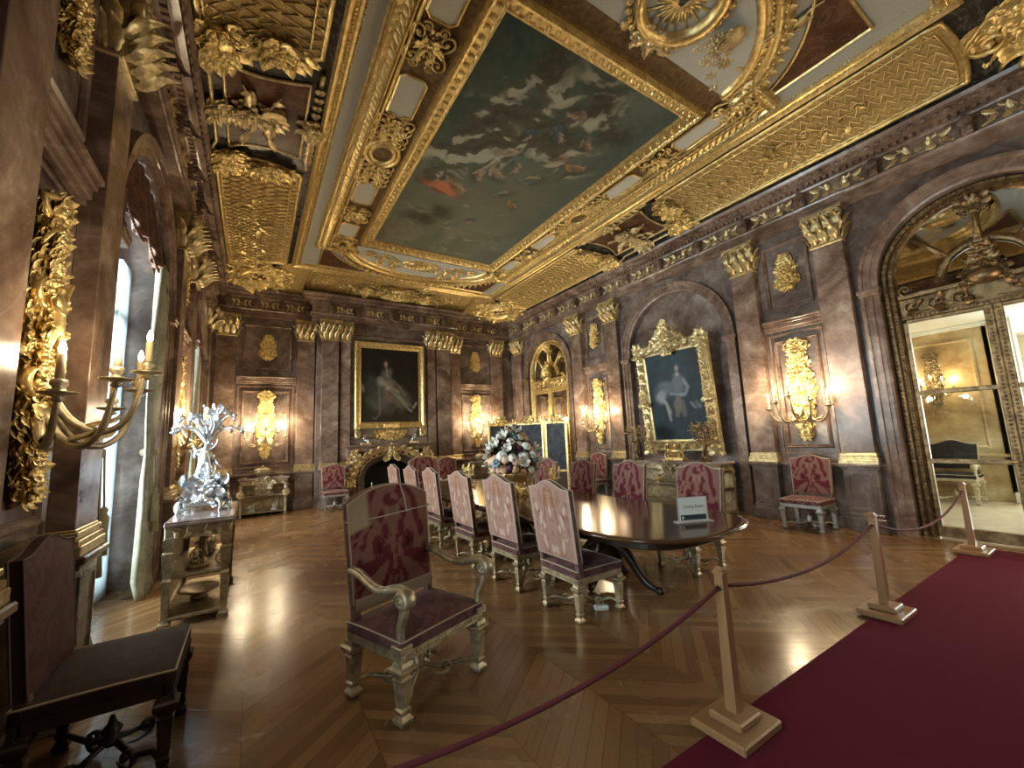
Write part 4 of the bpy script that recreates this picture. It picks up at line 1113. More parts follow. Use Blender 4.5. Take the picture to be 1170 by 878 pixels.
# ================================================================== DOORS
def door_parts(root, R, sp, panes, fan, metal, depth=.06, white=False):
    mb = MB(); r = R - .17
    mb.add(mould(arch(0, R, .0, sp, 32), [(0, -.06), (0, .03), (.02, .05), (.06, .05), (.08, .03), (.10, .06), (.14, .07), (.155, .04), (.17, .02), (.17, -.06)]), None, 0, False)
    beads(mb, arch(0, R - .035, .0, sp, 36), .022, .06, TR(0, 0, .05), closed=False); beads(mb, arch(0, R - .12, .0, sp, 36), .018, .045, TR(0, 0, .065), closed=False)
    obj('door_frame', mb, metal, root)
    mb = MB(); mb.box(-r, r, 3.04, 3.10, -.04, .05, c=.008); mb.box(-r, r, 3.10, 3.34, -.03, .03, c=.006); mb.box(-r, r, 3.34, 3.41, -.04, .10, c=.012)
    for k in range(-3, 4):
        if k: mb.add(SCROLL, TR(k * r / 3.6, 3.22, .03) @ SC((1 if k > 0 else -1) * .20, .17, .4)); mb.add(LEAFW, TR(k * r / 3.6, 3.20, .03) @ RZ(.6 * k) @ SC(.15, .15, .25)); mb.add(LEAF, TR(k * r / 3.6, 3.24, .03) @ RZ(2 + .5 * k) @ SC(.13, .15, .25))
    beads(mb, [(-r, 3.07), (r, 3.07)], .018, .045, TR(0, 0, .05), closed=False)
    obj('transom', mb, metal, root)
    mb = MB()   # fanlight bars
    c = 3.50; ri = .42
    mb.add(mould(ell(0, c, ri + .05, ri + .05, 0, PI, 22, False), [(0, -.02), (0, .03), (.03, .045), (.07, .045), (.10, .03), (.10, -.02)]), None, 0, True)
    for a in (PI / 4, PI / 2, 3 * PI / 4):
        mb.add(tube([(ri * math.cos(a), c + ri * math.sin(a), .02), ((r + .01) * math.cos(a), min(c + (r + .12) * math.sin(a), sp + r), .02)], .035, 6))
    foliage(mb, TR(0, 3.34, .06), lambda t: .30 * (1 - t) ** 2 + .03, .58, 70, .10, 9, lift=.08); mb.add(blob(14, 6, True), TR(0, 3.42, .12) @ SC(.16, .11, .10))
    mb.add(tube([(0, 3.9, .04), (0, sp + r, .04)], .03, 6)); foliage(mb, TR(0, sp + r - .22, .03), lambda t: .10 + .04 * t, .22, 12, .1, 4, lift=.05)
    for s1 in (1, -1): mb.add(SCROLL, SC(s1, 1, 1) @ TR(r - .1, 3.46, .08) @ SC(.14, .14, .4))
    obj('fanlight_bars', mb, metal, root)
    outl = [(r, 3.41)] + [(r * math.cos(PI * i / 24), sp + r * math.sin(PI * i / 24)) for i in range(25)] + [(-r, 3.41)]
    mb = MB(); mb.add(slab(outl, -.012, -.004), None, 0, False); obj('fanlight_pane', mb, fan, root)
    for s1 in (1, -1):
        mb = MB(); a, b = (.0, r) if s1 > 0 else (-r, 0)
        st = .085; top = 3.04
        def bx(*q): mb.box(*q, c=.008)
        bx(0 if s1 > 0 else -st, st if s1 > 0 else 0, .02, top, -.04, .05); bx(r - .05 if s1 > 0 else -r, r if s1 > 0 else -r + .05, .02, top, -.03, .04)
        bx(a, b, .02, .16, -.04, .05); bx(a, b, 1.0, 1.06, -.03, .035); bx(a, b, 1.95, 2.01, -.03, .035); bx(a, b, 2.99, 3.04, -.03, .04)
        beads(mb, [(s1 * .042, .1), (s1 * .042, 3.0)], .018, .05, TR(0, 0, .05), closed=False)
        lf = obj('door_leaf', mb, metal, root)
        mb = MB(); mb.box(a + .02, b - .02, .14, 3.02, -.012, -.004); obj('pane', mb, panes, lf)
        mb = MB(); mb.add(tube([(s1 * .05, 1.04, .05), (s1 * .05, 1.04, .10), (s1 * .14, 1.04, .10)], [.012, .012, .009], 7)); mb.add(blob(), TR(s1 * .05, 1.04, .10) @ SC(.02)); obj('handle', mb, M_goldp, lf)
d1 = thing('door_1', '', ''); 
for k in ('label', 'category'): del d1[k]
struct(d1); d1.matrix_world = MM(TWR(YN, 0, -.12)); door_parts(d1, RE - .002, SE, M_glass, M_mirror, M_goldd)
d2 = thing('door_2', '', '')
for k in ('label', 'category'): del d2[k]
struct(d2); d2.matrix_world = MM(TWR(YD, 0, -.09)); door_parts(d2, RE - .002, SE, M_mirror, M_mirror, M_gold)

# ================================================================== WINDOWS AND CURTAINS
def window(n, y, R, sp):
    w = thing('window_%d' % n, '', '')
    for k in ('label', 'category'): del w[k]
    struct(w); w.matrix_world = MM(TWL(y, 0, -.50))
    mb = MB(); mb.add(mould(arch(0, R - .002, 0, sp, 28), [(0, -.05), (0, .05), (.05, .06), (.10, .03), (.10, -.05)]), None, 0, False)
    mb.box(-R, R, 0, .14, -.04, .05, c=.01); mb.box(-R, R, 3.20, 3.32, -.04, .07, c=.01); mb.box(-.06, .06, .1, 3.2, -.04, .05, c=.01)
    for z in (.85, 1.6, 2.4): mb.box(-R + .05, R - .05, z - .02, z + .02, -.02, .03)
    for s1 in (1, -1): mb.box(s1 * R * .52 - .015, s1 * R * .52 + .015, .1, 3.2, -.02, .03)
    for a in (PI / 4, PI / 2, 3 * PI / 4): mb.add(tube([(0, 3.3, 0), ((R - .05) * math.cos(a), sp + (R - .05) * math.sin(a), 0)], .018, 5))
    obj('window_frame', mb, M_whitepaint, w)
    mb = MB(); mb.add(slab(arch(0, R - .06, .1, sp, 24), -.008, .0), None, 0, False); obj('window_pane', mb, M_glass, w)
for n, y, R, sp in ((1, YM, RM, SM_), (2, YD, RE, SE), (3, YN, RE, SE)): window(n, y, R, sp)

def sheet(fn, ns, nt):
    v = [fn(i / ns, j / nt) for j in range(nt + 1) for i in range(ns + 1)]
    f = [(j * (ns + 1) + i, j * (ns + 1) + i + 1, (j + 1) * (ns + 1) + i + 1, (j + 1) * (ns + 1) + i) for j in range(nt) for i in range(ns)]
    return v, f
def solid(o, t):
    m = o.modifiers.new('thickness', 'SOLIDIFY'); m.thickness = t; m.offset = 0; return o
def drape(side):      # local wall frame: u along wall, v up, w into the room; hangs at u = 0, swept back at v = 1.75
    mb = MB()
    def fn(s, t):
        v = t * 3.95
        wd = np.interp(v, [0, .25, 1.3, 1.62, 2.2, 3.95], [.58, .50, .34, .18, .40, .60])
        sh = np.interp(v, [0, 1.62, 2.4, 3.95], [.0, .03, -.05, -.16])
        u = -side * ((s - .5) * wd + sh)
        w = .03 + .035 * math.sin(s * 2 * PI * 6 + .6 * math.sin(v * 2)) * (wd / .4) ** .5 + .05 * (v < .2) * (1 - v / .2)
        return (u, max(v, .012), w)
    mb.add(sheet(fn, 60, 40)); return mb
def make_curtain(side):
    r = thing('window_drape', '', 'curtain')
    o = obj('drape', drape(side), M_drape, r); solid(o, .012)
    mb = MB(); mb.add(mould(ell(0, 0, .085, .07, n=20), [(0, 1.58), (-.018, 1.60), (-.018, 1.64), (0, 1.66)], True), BASIS((1, 0, 0), (0, 0, 1), (0, 1, 0), (0, 0, .03))); obj('tieback', mb, M_tassel, r)
    for du, z in ((-.05, 1.0), (.03, .86)):
        mb = MB(); mb.add(tube([(du * side, 1.6, .10), (du * side * 1.3, z + .2, .12)], .008, 5))
        mb.add(lathe([(.008, .2), (.03, .17), (.022, .14), (.038, .11), (.034, .0), (.044, -.18), (.01, -.185)], 12), BASIS((1, 0, 0), (0, 0, -1), (0, 1, 0), (du * side * 1.3, z, .12))); obj('tassel', mb, M_tassel, r)
    return r
ca = make_curtain(1); ca.matrix_world = MM(TWL(YM + .90, 0, -.03)); tag(ca, 'long cream tied-back drape with tassels at the far side of the near window', 'curtain')
c = copy_tree(ca, TWL(YD + .90, 0, -.06), 'tied-back drape at the far side of the distant window'); c = copy_tree(ca, TWL(YN + .9, 0, -.06), 'tied-back drape of the window beside the viewer')
cb_ = make_curtain(-1); cb_.matrix_world = MM(TWL(YM - 1.10, 0, -.06)); tag(cb_, 'tied-back drape hidden at the near side of the near window', 'curtain')
c = copy_tree(cb_, TWL(YD - .90, 0, -.06), 'tied-back drape at the near side of the distant window')
def sheer(y, u0, u1, lb):
    mb = MB()
    def fn(s, t):
        v = .015 + t * 3.9; return (u0 + (u1 - u0) * s, v, .03 * math.sin(s * 2 * PI * 7 + .3 * math.sin(3 * v)))
    mb.add(sheet(fn, 56, 16)); o = obj('sheer_curtain', mb, M_sheer); o.matrix_world = MM(TWL(y, 0, -.36)); solid(o, .003); tag(o, lb, 'curtain')
sheer(YM, .72, 1.15, 'thin white curtain glowing at the far side of the near window'); sheer(YM, -1.15, -.72, 'thin white curtain at the near side of the near window')
sheer(YD, .55, .98, 'thin white curtain glowing at the distant window'); sheer(YN, .55, .98, 'thin white curtain of the window beside the viewer')
def valance(y, R, sp, lb):
    mb = MB()
    def bot(u):
        q = abs(u) / R
        return 4.22 - .35 * q ** 3 - .42 * abs(math.sin(u / R * PI * 1.5)) ** .5
    def fn(s, t):
        u = (s * 2 - 1) * R * .99; top = sp + math.sqrt(max(R * R - u * u, 0)) * .985; b = bot(u)
        v = b + (top - b) * t
        return (u, v, .05 + .05 * math.sin(s * 2 * PI * 9 + t * 2) * (1 - .6 * t) + .10 * (1 - t) * abs(math.sin(u / R * PI * 1.5)))
    mb.add(sheet(fn, 90, 16)); v = obj('valance', mb, M_val); v.matrix_world = MM(TWL(y, 0, -.12)); solid(v, .015); tag(v, lb, 'curtain')
    fr = MB()
    for i in range(88):
        u = (i / 87 * 2 - 1) * R * .98; fr.add(lathe([(.004, 0), (.008, -.02), (.010, -.05), (.003, -.055)], 5), BASIS((1, 0, 0), (0, 0, -1), (0, 1, 0), (u, bot(u), .10 + .05 * abs(math.sin(u / R * PI * 1.5)))))
    fo_ = obj('fringe', fr, M_val, v); fo_['kind'] = 'stuff'
valance(YM, RM, SM_, 'red-brown swagged valance filling the arch of the near window')
valance(YD, RE, SE, 'red-brown swagged valance in the arch of the distant window')
valance(YN, RE, SE, 'red-brown swagged valance of the window beside the viewer')

# ================================================================== FIREPLACE
fp = thing('fireplace', 'rose marble fireplace with gilded foliage round its arched opening', 'fireplace', TWC(FX))
opc = list(reversed(op))
mb = MB()
mb.add(mould(opc, [(.0, .0), (.0, .10), (-.03, .12), (-.07, .12), (-.10, .08), (-.13, .14), (-.22, .16), (-.24, .12), (-.24, 0)]), None, 0, False)
for s1 in (1, -1):
    a, b = sorted((s1 * 1.02, s1 * 1.20)); mb.box(a, b, 0, 1.42, 0, .14, c=.01); mb.box(a - .02, b + .02, 0, .14, 0, .17, c=.01)
    mb.add(SPIRAL, SC(s1, 1, 1) @ TR(1.11, 1.22, .14) @ SC(.14, .16, .5))
mb.box(-1.2, 1.2, 1.40, 1.50, 0, .15, c=.01)
obj('surround', mb, M_rose, fp)
mb = MB(); mb.box(-1.24, 1.24, 1.50, 1.53, 0, .22, c=.008); mb.box(-1.30, 1.30, 1.53, 1.58, 0, .30, c=.014); obj('mantelshelf', mb, M_rose, fp)
mb = MB(); mb.add(mould(opc, [(0, .08), (.10, .02), (.14, -.06), (.14, -.30)]), None, 0, False); obj('hearth_lining', mb, M_greystone, fp)
mb = MB()
wd = .72
v = [(-.9, 0, 0), (.9, 0, 0), (.9, 0, -.55), (-.9, 0, -.55), (-.9, 1.4, 0), (.9, 1.4, 0), (.9, 1.4, -.55), (-.9, 1.4, -.55)]
v = [(x, y, z - .02) for x, y, z in v]
mb.add((v, [(3, 2, 6, 7), (0, 3, 7, 4), (2, 1, 5, 6), (7, 6, 5, 4)]), None, 0, False); mb.box(-.9, .9, -.0, .02, -.55, .10)
obj('firebox', mb, M_black, fp)
mb = MB()
n = len(opc)
for i in range(2, n - 2):
    x, y = opc[i]; a = math.atan2(y - .55, x); sg = 1 if x >= 0 else -1
    mb.add(SCROLL, TR(x + .15 * math.cos(a), y + .15 * math.sin(a), .14) @ RZ(a + sg * PI / 2 - PI) @ SC(.20, .20 * sg, .4))
    for da in (-.6, .5): mb.add(LEAFW, TR(x + .12 * math.cos(a), y + .12 * math.sin(a), .15) @ RZ(a + da) @ SC(.22, .2, .3))
for s1 in (1, -1):
    foliage(mb, TR(s1 * 1.02, 1.06, .15), lambda t: .12 * math.sin(PI * t) + .03, .36, 22, .14, 8, lift=.06)
    foliage(mb, TR(s1 * 1.11, .48, .14), lambda t: .08 * math.sin(PI * t) + .02, .46, 18, .12, 9, lift=.05)
mb.add(FSEAT, BASIS((1, 0, 0), (0, 0, -1), (0, 1, 0), (0, 1.27, .22)) @ SC(.34)); foliage(mb, TR(0, 1.22, .14), lambda t: .16, .30, 22, .14, 10, lift=.08)
obj('gilded_foliage', mb, M_goldp, fp)
# overmantel ornaments
mb = MB(); foliage(mb, TR(0, -.10, .01), lambda t: .44 * math.sin(PI * t) ** .6, .24, 70, .10, 14, lift=.07); mb.add(blob(14, 5, True), TR(0, 0, .04) @ SC(.14, .12, .08)); 
o = obj('overmantel_cartouche', mb, M_gold); o.matrix_world = MM(TWC(FX, 1.84)); tag(o, 'gilded cartouche between mantelshelf and seated portrait', 'wall ornament')
mb = MB(); mb.box(-.07, .07, .12, .15, 0, .14, c=.008); mb.add(SPIRAL, TR(0, .06, .06) @ RY(PI / 2) @ SC(.12, .10, .5)); mb.add(LEAFW, TR(0, .12, .12) @ RZ(-PI / 2) @ SC(.26, .2, .3)); mb.box(-.05, .05, -.10, .12, 0, .06, c=.01)
b0 = mb.mesh('console_bracket', [M_goldp])
for s1, lb in ((-1, 'small gilded bracket under the left corner of the seated portrait'), (1, 'small gilded bracket under the right corner of the seated portrait')):
    o = bpy.data.objects.new('console_bracket', b0); COL.objects.link(o); o.matrix_world = MM(TWC(FX + s1 * .93, 1.89)); tag(o, lb, 'bracket')
def statuette(x, flip, lb):
    r = thing('mantel_statuette', lb, 'figurine', TWC(FX + x, 1.58, .15) @ BASIS((flip, 0, 0), (0, 0, -1), (0, 1, 0), (0, 0, 0)) @ I4())
    r.matrix_world = MM(BASIS((flip, 0, 0), (0, flip, 0), (0, 0, 1), (FX + x, YC - .15, 1.582)))
    mb = MB(); mb.box(-.14, .14, -.07, .07, 0, .06, c=.01); mb.add(LEAFW, TR(-.12, 0, .05) @ SC(.12)); obj('base', mb, M_goldp, r)
    mb = MB(); mb.add(FSEAT, TR(-.02, .02, .03) @ RZ(.8) @ SC(.34)); obj('figure', mb, M_silver, r)
statuette(-.72, 1, 'small silvery figure on a gilt base at the left of the mantelshelf'); statuette(.66, -1, 'small silvery figure on a gilt base at the right of the mantelshelf')
def andiron(x, lb):
    r = thing('andiron', lb, 'andiron', TR(FX + x, YC - .02, .021))
    mb = MB(); mb.add(lathe([(.05, 0), (.06, .02), (.03, .06), (.045, .14), (.02, .2), (.05, .3), (.055, .36), (.02, .42), (.03, .46), (.012, .52), (.004, .56)], 12)); mb.box(-.012, .012, 0, .35, .06, .09)
    obj('post', mb, M_silver, r)
    mb = MB(); [mb.add(SCROLL, BASIS((s, 0, 0), (0, 0, 1), (0, -1, 0), (s * .08, 0, .08)) @ SC(.13, .13, .4)) for s in (1, -1)]; obj('foot', mb, M_silver, r)
andiron(-.52, 'silver andiron with a pointed finial, left of the hearth'); andiron(.5, 'silver andiron right of the hearth')

# ================================================================== PORTRAITS
# seated figure in pale robes
c = Canvas(1.70, 2.17, 130, 166); X, Y = c.X, c.Y
c.fill((.018, .015, .010)); c.over(sm(vnoise(X, Y, 1.6, 4, 2), .4, .75) * .5 * sm(X, .3, 1.5), (.060, .050, .034)); c.over((1 - sm(Y, .1, .5)) * .5, (.045, .036, .022))
c.spot(.25, .7, .28, .75, (.032, .033, .022), .8, .1, .6, .2, 3); c.spot(.62, .75, .42, .52, (.115, .108, .080), .85, -.2, .5, .3, 4); c.spot(1.05, .72, .46, .36, (.135, .125, .090), .85, -.75, .5, .3, 5)
c.spot(.85, .85, .22, .30, (.20, .12, .09), .7, .2, .6, .2, 6); c.spot(.62, 1.22, .20, .17, (.27, .25, .20), .9, -.3, .4, .12, 7); c.spot(.78, 1.18, .22, .10, (.30, .28, .22), .8, -.4, .5, .1, 8)
c.spot(.76, 1.42, .17, .26, (.12, .11, .085), .9, 0, .4, .1, 21); c.spot(.95, 1.0, .30, .22, (.11, .07, .05), .7, -.5, .5, .2, 22); c.spot(.35, .95, .22, .5, (.055, .060, .050), .7, .1, .5, .2, 23); c.spot(.70, 1.70, .15, .22, (.028, .018, .012), .95, 0, .4, .08, 9); c.spot(.71, 1.71, .055, .085, (.36, .25, .17), .95, 0, .3); c.spot(.71, 1.66, .02, .008, (.22, .08, .06), .8); c.line([(.685, 1.73), (.70, 1.73)], .006, (.05, .03, .02)); c.line([(.72, 1.73), (.735, 1.73)], .006, (.05, .03, .02))
c.line([(.72, 1.62), (.75, 1.45), (.74, 1.35)], .028, (.34, .32, .27), .6); c.line([(.75, 1.35), (.95, 1.22), (1.15, 1.0), (1.28, .8)], .022, (.24, .23, .18), .5)
c.line([(.50, 1.2), (.52, .7), (.54, .25), (.42, .10), (.34, .14)], .016, (.26, .25, .20), .55); c.line([(.75, 1.0), (.95, .85), (1.10, .72), (1.38, .38)], .034, (.28, .26, .21), .75); c.line([(1.38, .38), (1.47, .33)], .03, (.34, .30, .24))
c.line([(1.0, .95), (1.25, .60), (1.55, .42)], .03, (.24, .22, .17), .5); c.line([(1.52, .42), (1.62, .58)], .025, (.40, .37, .30)); c.spot(.76, 1.0, .09, .07, (.38, .34, .28), .9); c.line([(.62, 1.2), (.72, 1.08), (.85, 1.08)], .03, (.33, .24, .16)); c.line([(.85, 1.02), (1.08, .9)], .05, (.30, .27, .2), .6)
c.spot(.06, .98, .05, .14, (.30, .28, .22), .7, .2, .6); 
bl = c.C.copy()
for _ in range(3): bl[1:-1, 1:-1] = (bl[1:-1, 1:-1] * 2 + bl[:-2, 1:-1] + bl[2:, 1:-1] + bl[1:-1, :-2] + bl[1:-1, 2:]) / 6
c.C = bl * (.75 + .5 * vnoise(X, Y, 7, 4, 5)[..., None])
pt = thing('portrait_painting', 'dark oil portrait of a seated figure in pale robes above the fireplace', 'painting', TWC(FX + .01, 3.285))
obj('canvas', attr_mesh('canvas', [c.grid(TR(-.85, -1.085, .05))], [M_canvas]), None, pt)
mb = MB(); R = rect(-.86, .86, -1.095, 1.095)
mb.add(mould(R, [(.02, .0), (.02, .055), (-.02, .07), (-.035, .06), (-.05, .065), (-.10, .11), (-.135, .125), (-.155, .11), (-.165, .07), (-.165, 0)], True), None, 0, False)
beads(mb, rect(-.92, .92, -1.155, 1.155), .018, .05, TR(0, 0, .075)); beads(mb, rect(-.99, .99, -1.225, 1.225), .022, .07, TR(0, 0, .115))
mb.box(-.22, .22, -1.245, -1.13, .1, .135, c=.006)
obj('frame', mb, M_gold, pt)
# standing figure beside a grey horse
c = Canvas(1.36, 1.94, 120, 168); X, Y = c.X, c.Y
c.fill((.022, .042, .055)); c.over(sm(vnoise(X, Y, 2.0, 4, 7), .4, .7) * .5, (.045, .075, .092)); c.over(sm(X, .85, 1.3) * sm(Y, 1.1, 1.7) * .8, (.030, .030, .026)); c.spot(.25, .2, .3, .16, (.006, .008, .008), .85, 0, .6, .2, 2)
c.spot(.45, 1.12, .34, .20, (.15, .17, .20), .85, .1, .5, .2, 3); c.spot(.30, .98, .14, .18, (.30, .33, .36), .8, .5, .5, .15, 4); c.spot(.20, 1.12, .12, .08, (.08, .09, .12), .8, .3, .5)
c.spot(.78, 1.20, .19, .29, (.15, .165, .19), .95, 0, .4, .1, 5); c.line([(.92, 1.28), (1.0, 1.12), (.92, .98), (.8, .98)], .04, (.26, .29, .33), .9); c.line([(.66, 1.25), (.5, 1.15), (.42, 1.15)], .035, (.12, .14, .17), .9)
c.spot(.80, 1.56, .075, .11, (.10, .085, .08), .9, 0, .4, .05, 6); c.spot(.79, 1.55, .045, .065, (.42, .36, .32), .95, 0, .3); c.spot(.79, 1.42, .05, .05, (.34, .36, .36), .9)
c.line([(.776, 1.57), (.784, 1.57)], .005, (.05, .03, .03)); c.line([(.80, 1.57), (.808, 1.57)], .005, (.05, .03, .03))
c.line([(.25, 1.0), (.42, .82), (.48, .45)], .035, (.34, .36, .36), .85); c.line([(.42, .82), (.50, .60)], .04, (.3, .32, .33), .8); c.line([(.55, 1.02), (.75, .98), (.9, .95)], .022, (.30, .33, .35), .9)
c.spot(.72, .80, .13, .20, (.20, .18, .17), .85, 0, .5, .12, 8); c.line([(.7, .8), (.66, .55)], .06, (.16, .14, .13), .8); c.line([(.82, .8), (.84, .55)], .06, (.14, .13, .12), .8)
for i in range(9): c.spot(1.02 + .03 * i, .78 - .03 * (i % 4), .05, .03, (.24, .27, .30), .6, i, .6, .05, i)

bl = c.C.copy()
for _ in range(3): bl[1:-1, 1:-1] = (bl[1:-1, 1:-1] * 2 + bl[:-2, 1:-1] + bl[2:, 1:-1] + bl[1:-1, :-2] + bl[1:-1, 2:]) / 6
c.C = bl * (.75 + .5 * vnoise(X, Y, 8, 4, 15)[..., None])
T = TWR(5.56, 2.36, .17) @ RX(-.0) @ RX(math.radians(4.5))
pt = thing('portrait_painting', 'blue oil portrait of a standing figure in a crested ornate frame, hung in the niche', 'painting', T)
obj('canvas', attr_mesh('canvas', [c.grid(TR(-.68, -.97, .0))], [M_canvas]), None, pt)
mb = MB()
mb.add(mould(rect(-.68, .68, -.97, .97), [(.02, -.03), (.02, .02), (-.02, .03), (-.04, .015), (-.06, .03), (-.13, .05), (-.19, .07), (-.215, .05), (-.22, -.03)], True), None, 0, False)
mb.box(-.86, .86, -1.15, 1.15, -.04, -.02)
k = 0
for (x0, y0), (x1, y1) in zip(rect(-.79, .79, -1.08, 1.08), rect(-.79, .79, -1.08, 1.08)[1:] + [(-.79, -1.08)]):
    L = math.hypot(x1 - x0, y1 - y0); n = int(L / .11); a0 = math.atan2(y1 - y0, x1 - x0)
    for i in range(n):
        f = (i + .5) / n; k += 1; Tt = TR(x0 + (x1 - x0) * f, y0 + (y1 - y0) * f, .045) @ RZ(a0)
        mb.add(SCROLL if k % 2 else LEAFW, Tt @ SC(.13, .13 * (1 if k % 4 < 2 else -1), .22)); mb.add(LEAF, Tt @ RZ(.9 if k % 2 else -.9) @ SC(.12, .14, .2)); mb.add(blob(6, 3, True), Tt @ TR(.04, .05, 0) @ SC(.02))
obj('frame', mb, M_goldp, pt)
mb = MB(); foliage(mb, TR(0, 1.10, .05), lambda t: .46 * (1 - t) ** 1.6 + .05, .48, 150, .11, 19, lift=.06); mb.add(blob(14, 5, True), TR(0, 1.22, .07) @ SC(.10, .09, .07))
foliage(mb, TR(0, .90, .07), lambda t: .08, .24, 12, .1, 3, lift=.04)
for s1 in (1, -1):
    mb.add(SCROLL, SC(s1, 1, 1) @ TR(.32, 1.19, .05) @ SC(.24, .2, .35)); 
    for yy in (1.1, -1.1): foliage(mb, TR(s1 * .80, yy - .13, .04), lambda t: .13 * math.sin(PI * t) + .02, .28, 14, .12, 6, lift=.05)
    foliage(mb, TR(s1 * .80, -.16, .04), lambda t: .10 * math.sin(PI * t) + .02, .32, 12, .12, 6, lift=.05)
obj('crest', mb, M_goldp, pt)

# ================================================================== STAIR HALL beyond the glazed doors
HX0, HX1 = XR + .35, 12.1
hz = 3.46
def sh(name, mb, m): return struct(obj(name, mb, m))
mb = MB(); mb.box(XR - .02, HX1 + 3, -3.2, 5.0, -.06, -.001); sh('floor_hall', mb, M_cream)
mb = MB(); mb.box(HX1, HX1 + .1, 1.62, 5.0, 0, hz); mb.box(HX1 - .03, HX1, 1.62, 5.0, 0, .16, c=.006); mb.box(HX1 - .05, HX1, 1.62, 5.0, .84, .90, c=.01)
mb.add(mould(rect(-4.8, -1.85, 1.0, 3.2), [(0, 0), (0, .02), (.03, .03), (.06, 0)], True), BASIS((0, -1, 0), (0, 0, 1), (-1, 0, 0), (HX1, 0, 0)), 0, False)
sh('wall_hall_far', mb, M_siena)
mb = MB(); mb.box(HX0, HX1, 4.9, 5.0, 0, hz); sh('wall_hall_side', mb, M_siena)
mb = MB(); mb.box(HX0, HX1 + 3, -3.3, -3.2, 0, hz); mb.box(HX1 + 3, HX1 + 3.1, -3.2, 1.6, 0, hz); mb.box(HX1, HX1 + 3, 1.62, 1.7, 0, hz); sh('wall_hall_near', mb, M_cream)
mb = MB(); mb.box(HX0 - .01, HX1 + 3, -3.2, 5.0, hz, hz + .1); mb.box(HX1 - .10, HX1, 1.6, 4.9, hz - .07, hz, c=.01); mb.box(HX1 - .18, HX1, 1.6, 4.9, hz - .035, hz, c=.01); sh('ceiling_hall', mb, M_plaster)
mb = MB(); mb.box(HX1 - .12, HX1 + .12, 1.30, 1.62, 0, hz, c=.01); mb.box(HX1 - .16, HX1 + .14, 1.26, 1.66, 0, .2, c=.01); sh('trim_2', mb, M_cream)
area('hall_window_light', (14.6, -.6, 2.0), (0, PI / 2, 0), 2.6, 3.0, 150, (.95, .98, 1.0))
hs = copy_tree(SC0, BASIS((0, -1, 0), (0, 0, 1), (-1, 0, 0), (HX1 - .01, 2.47, 2.42)) @ SC(.66), 'wall light on yellow marble seen through the glazed doors')
for k in kids(hs):
    if k.type == 'MESH': k.data = k.data.copy(); k.data.materials[0] = M_goldd
    elif k.type == 'LIGHT': k.data = k.data.copy(); k.data.energy *= .35
hs['group'] = 'wall lights of the hall'

# ================================================================== CHAIRS
def pat_front(U, V, cream=False):
    """crimson palmette damask on a pinkish ground; U in -1..1, V in 0..1"""
    A = np.abs(U); C = np.zeros(U.shape + (3,)); C[:] = (.27, .130, .105)
    nz = vnoise(U + 3, V * 2, 2.2, 4, 4); m = np.zeros_like(U)
    # pair of ripe fruits, fan of leaves, crown of scrolls
    def el(x, y, rx, ry, r=0.0):
        dx = A - x; dy = V - y; c_, s_ = math.cos(r), math.sin(r)
        return 1 - sm(np.hypot((dx * c_ + dy * s_) / rx, (-dx * s_ + dy * c_) / ry), .85, 1.05)
    for q in ((.36, .42, .20, .13, .4), (.0, .86, .22, .07, 0), (.62, .76, .10, .20, .35), (.30, .70, .12, .07, -.5), (.74, .56, .10, .10, 0), (.20, .57, .10, .09, .6), (.52, .92, .18, .045, -.35), (.12, .30, .07, .16, -.2), (.85, .30, .09, .12, .4)): m = np.maximum(m, el(*q))
    ang = np.arctan2(V - .30, A); rr = np.hypot(A, V - .30)
    m = np.maximum(m, ((np.sin(ang * 9 + rr * 3) > .15) & (rr > .10) & (rr < .95) & (V < .34)).astype(float))
    m = np.where(nz > .62, 1 - m, m)
    c = np.array((.135, .012, .024)); C = C * (1 - m[..., None] * .92) + c * m[..., None] * .92
    for q, col in (((.36, .44, .07, .06, 0), (.060, .008, .012)), ((.14, .74, .06, .06, 0), (.30, .20, .14)), ((.0, .50, .05, .12, 0), (.26, .14, .10)), ((.40, .66, .09, .045, .3), (.24, .13, .10))):
        k = el(*q)[..., None]; C = C * (1 - k) + np.array(col) * k
    sp = (np.abs(np.sin(ang * 9 + 1.6)) < .10) & (V < .5) & (rr > .08); C[sp] = C[sp] * .4 + np.array((.26, .17, .12)) * .6
    if cream: k = (sm(-U, .50, .62) * sm(V, .66, .70))[..., None]; C = C * (1 - k) + np.array((.46, .36, .25)) * k
    return C * (.85 + .3 * nz[..., None])
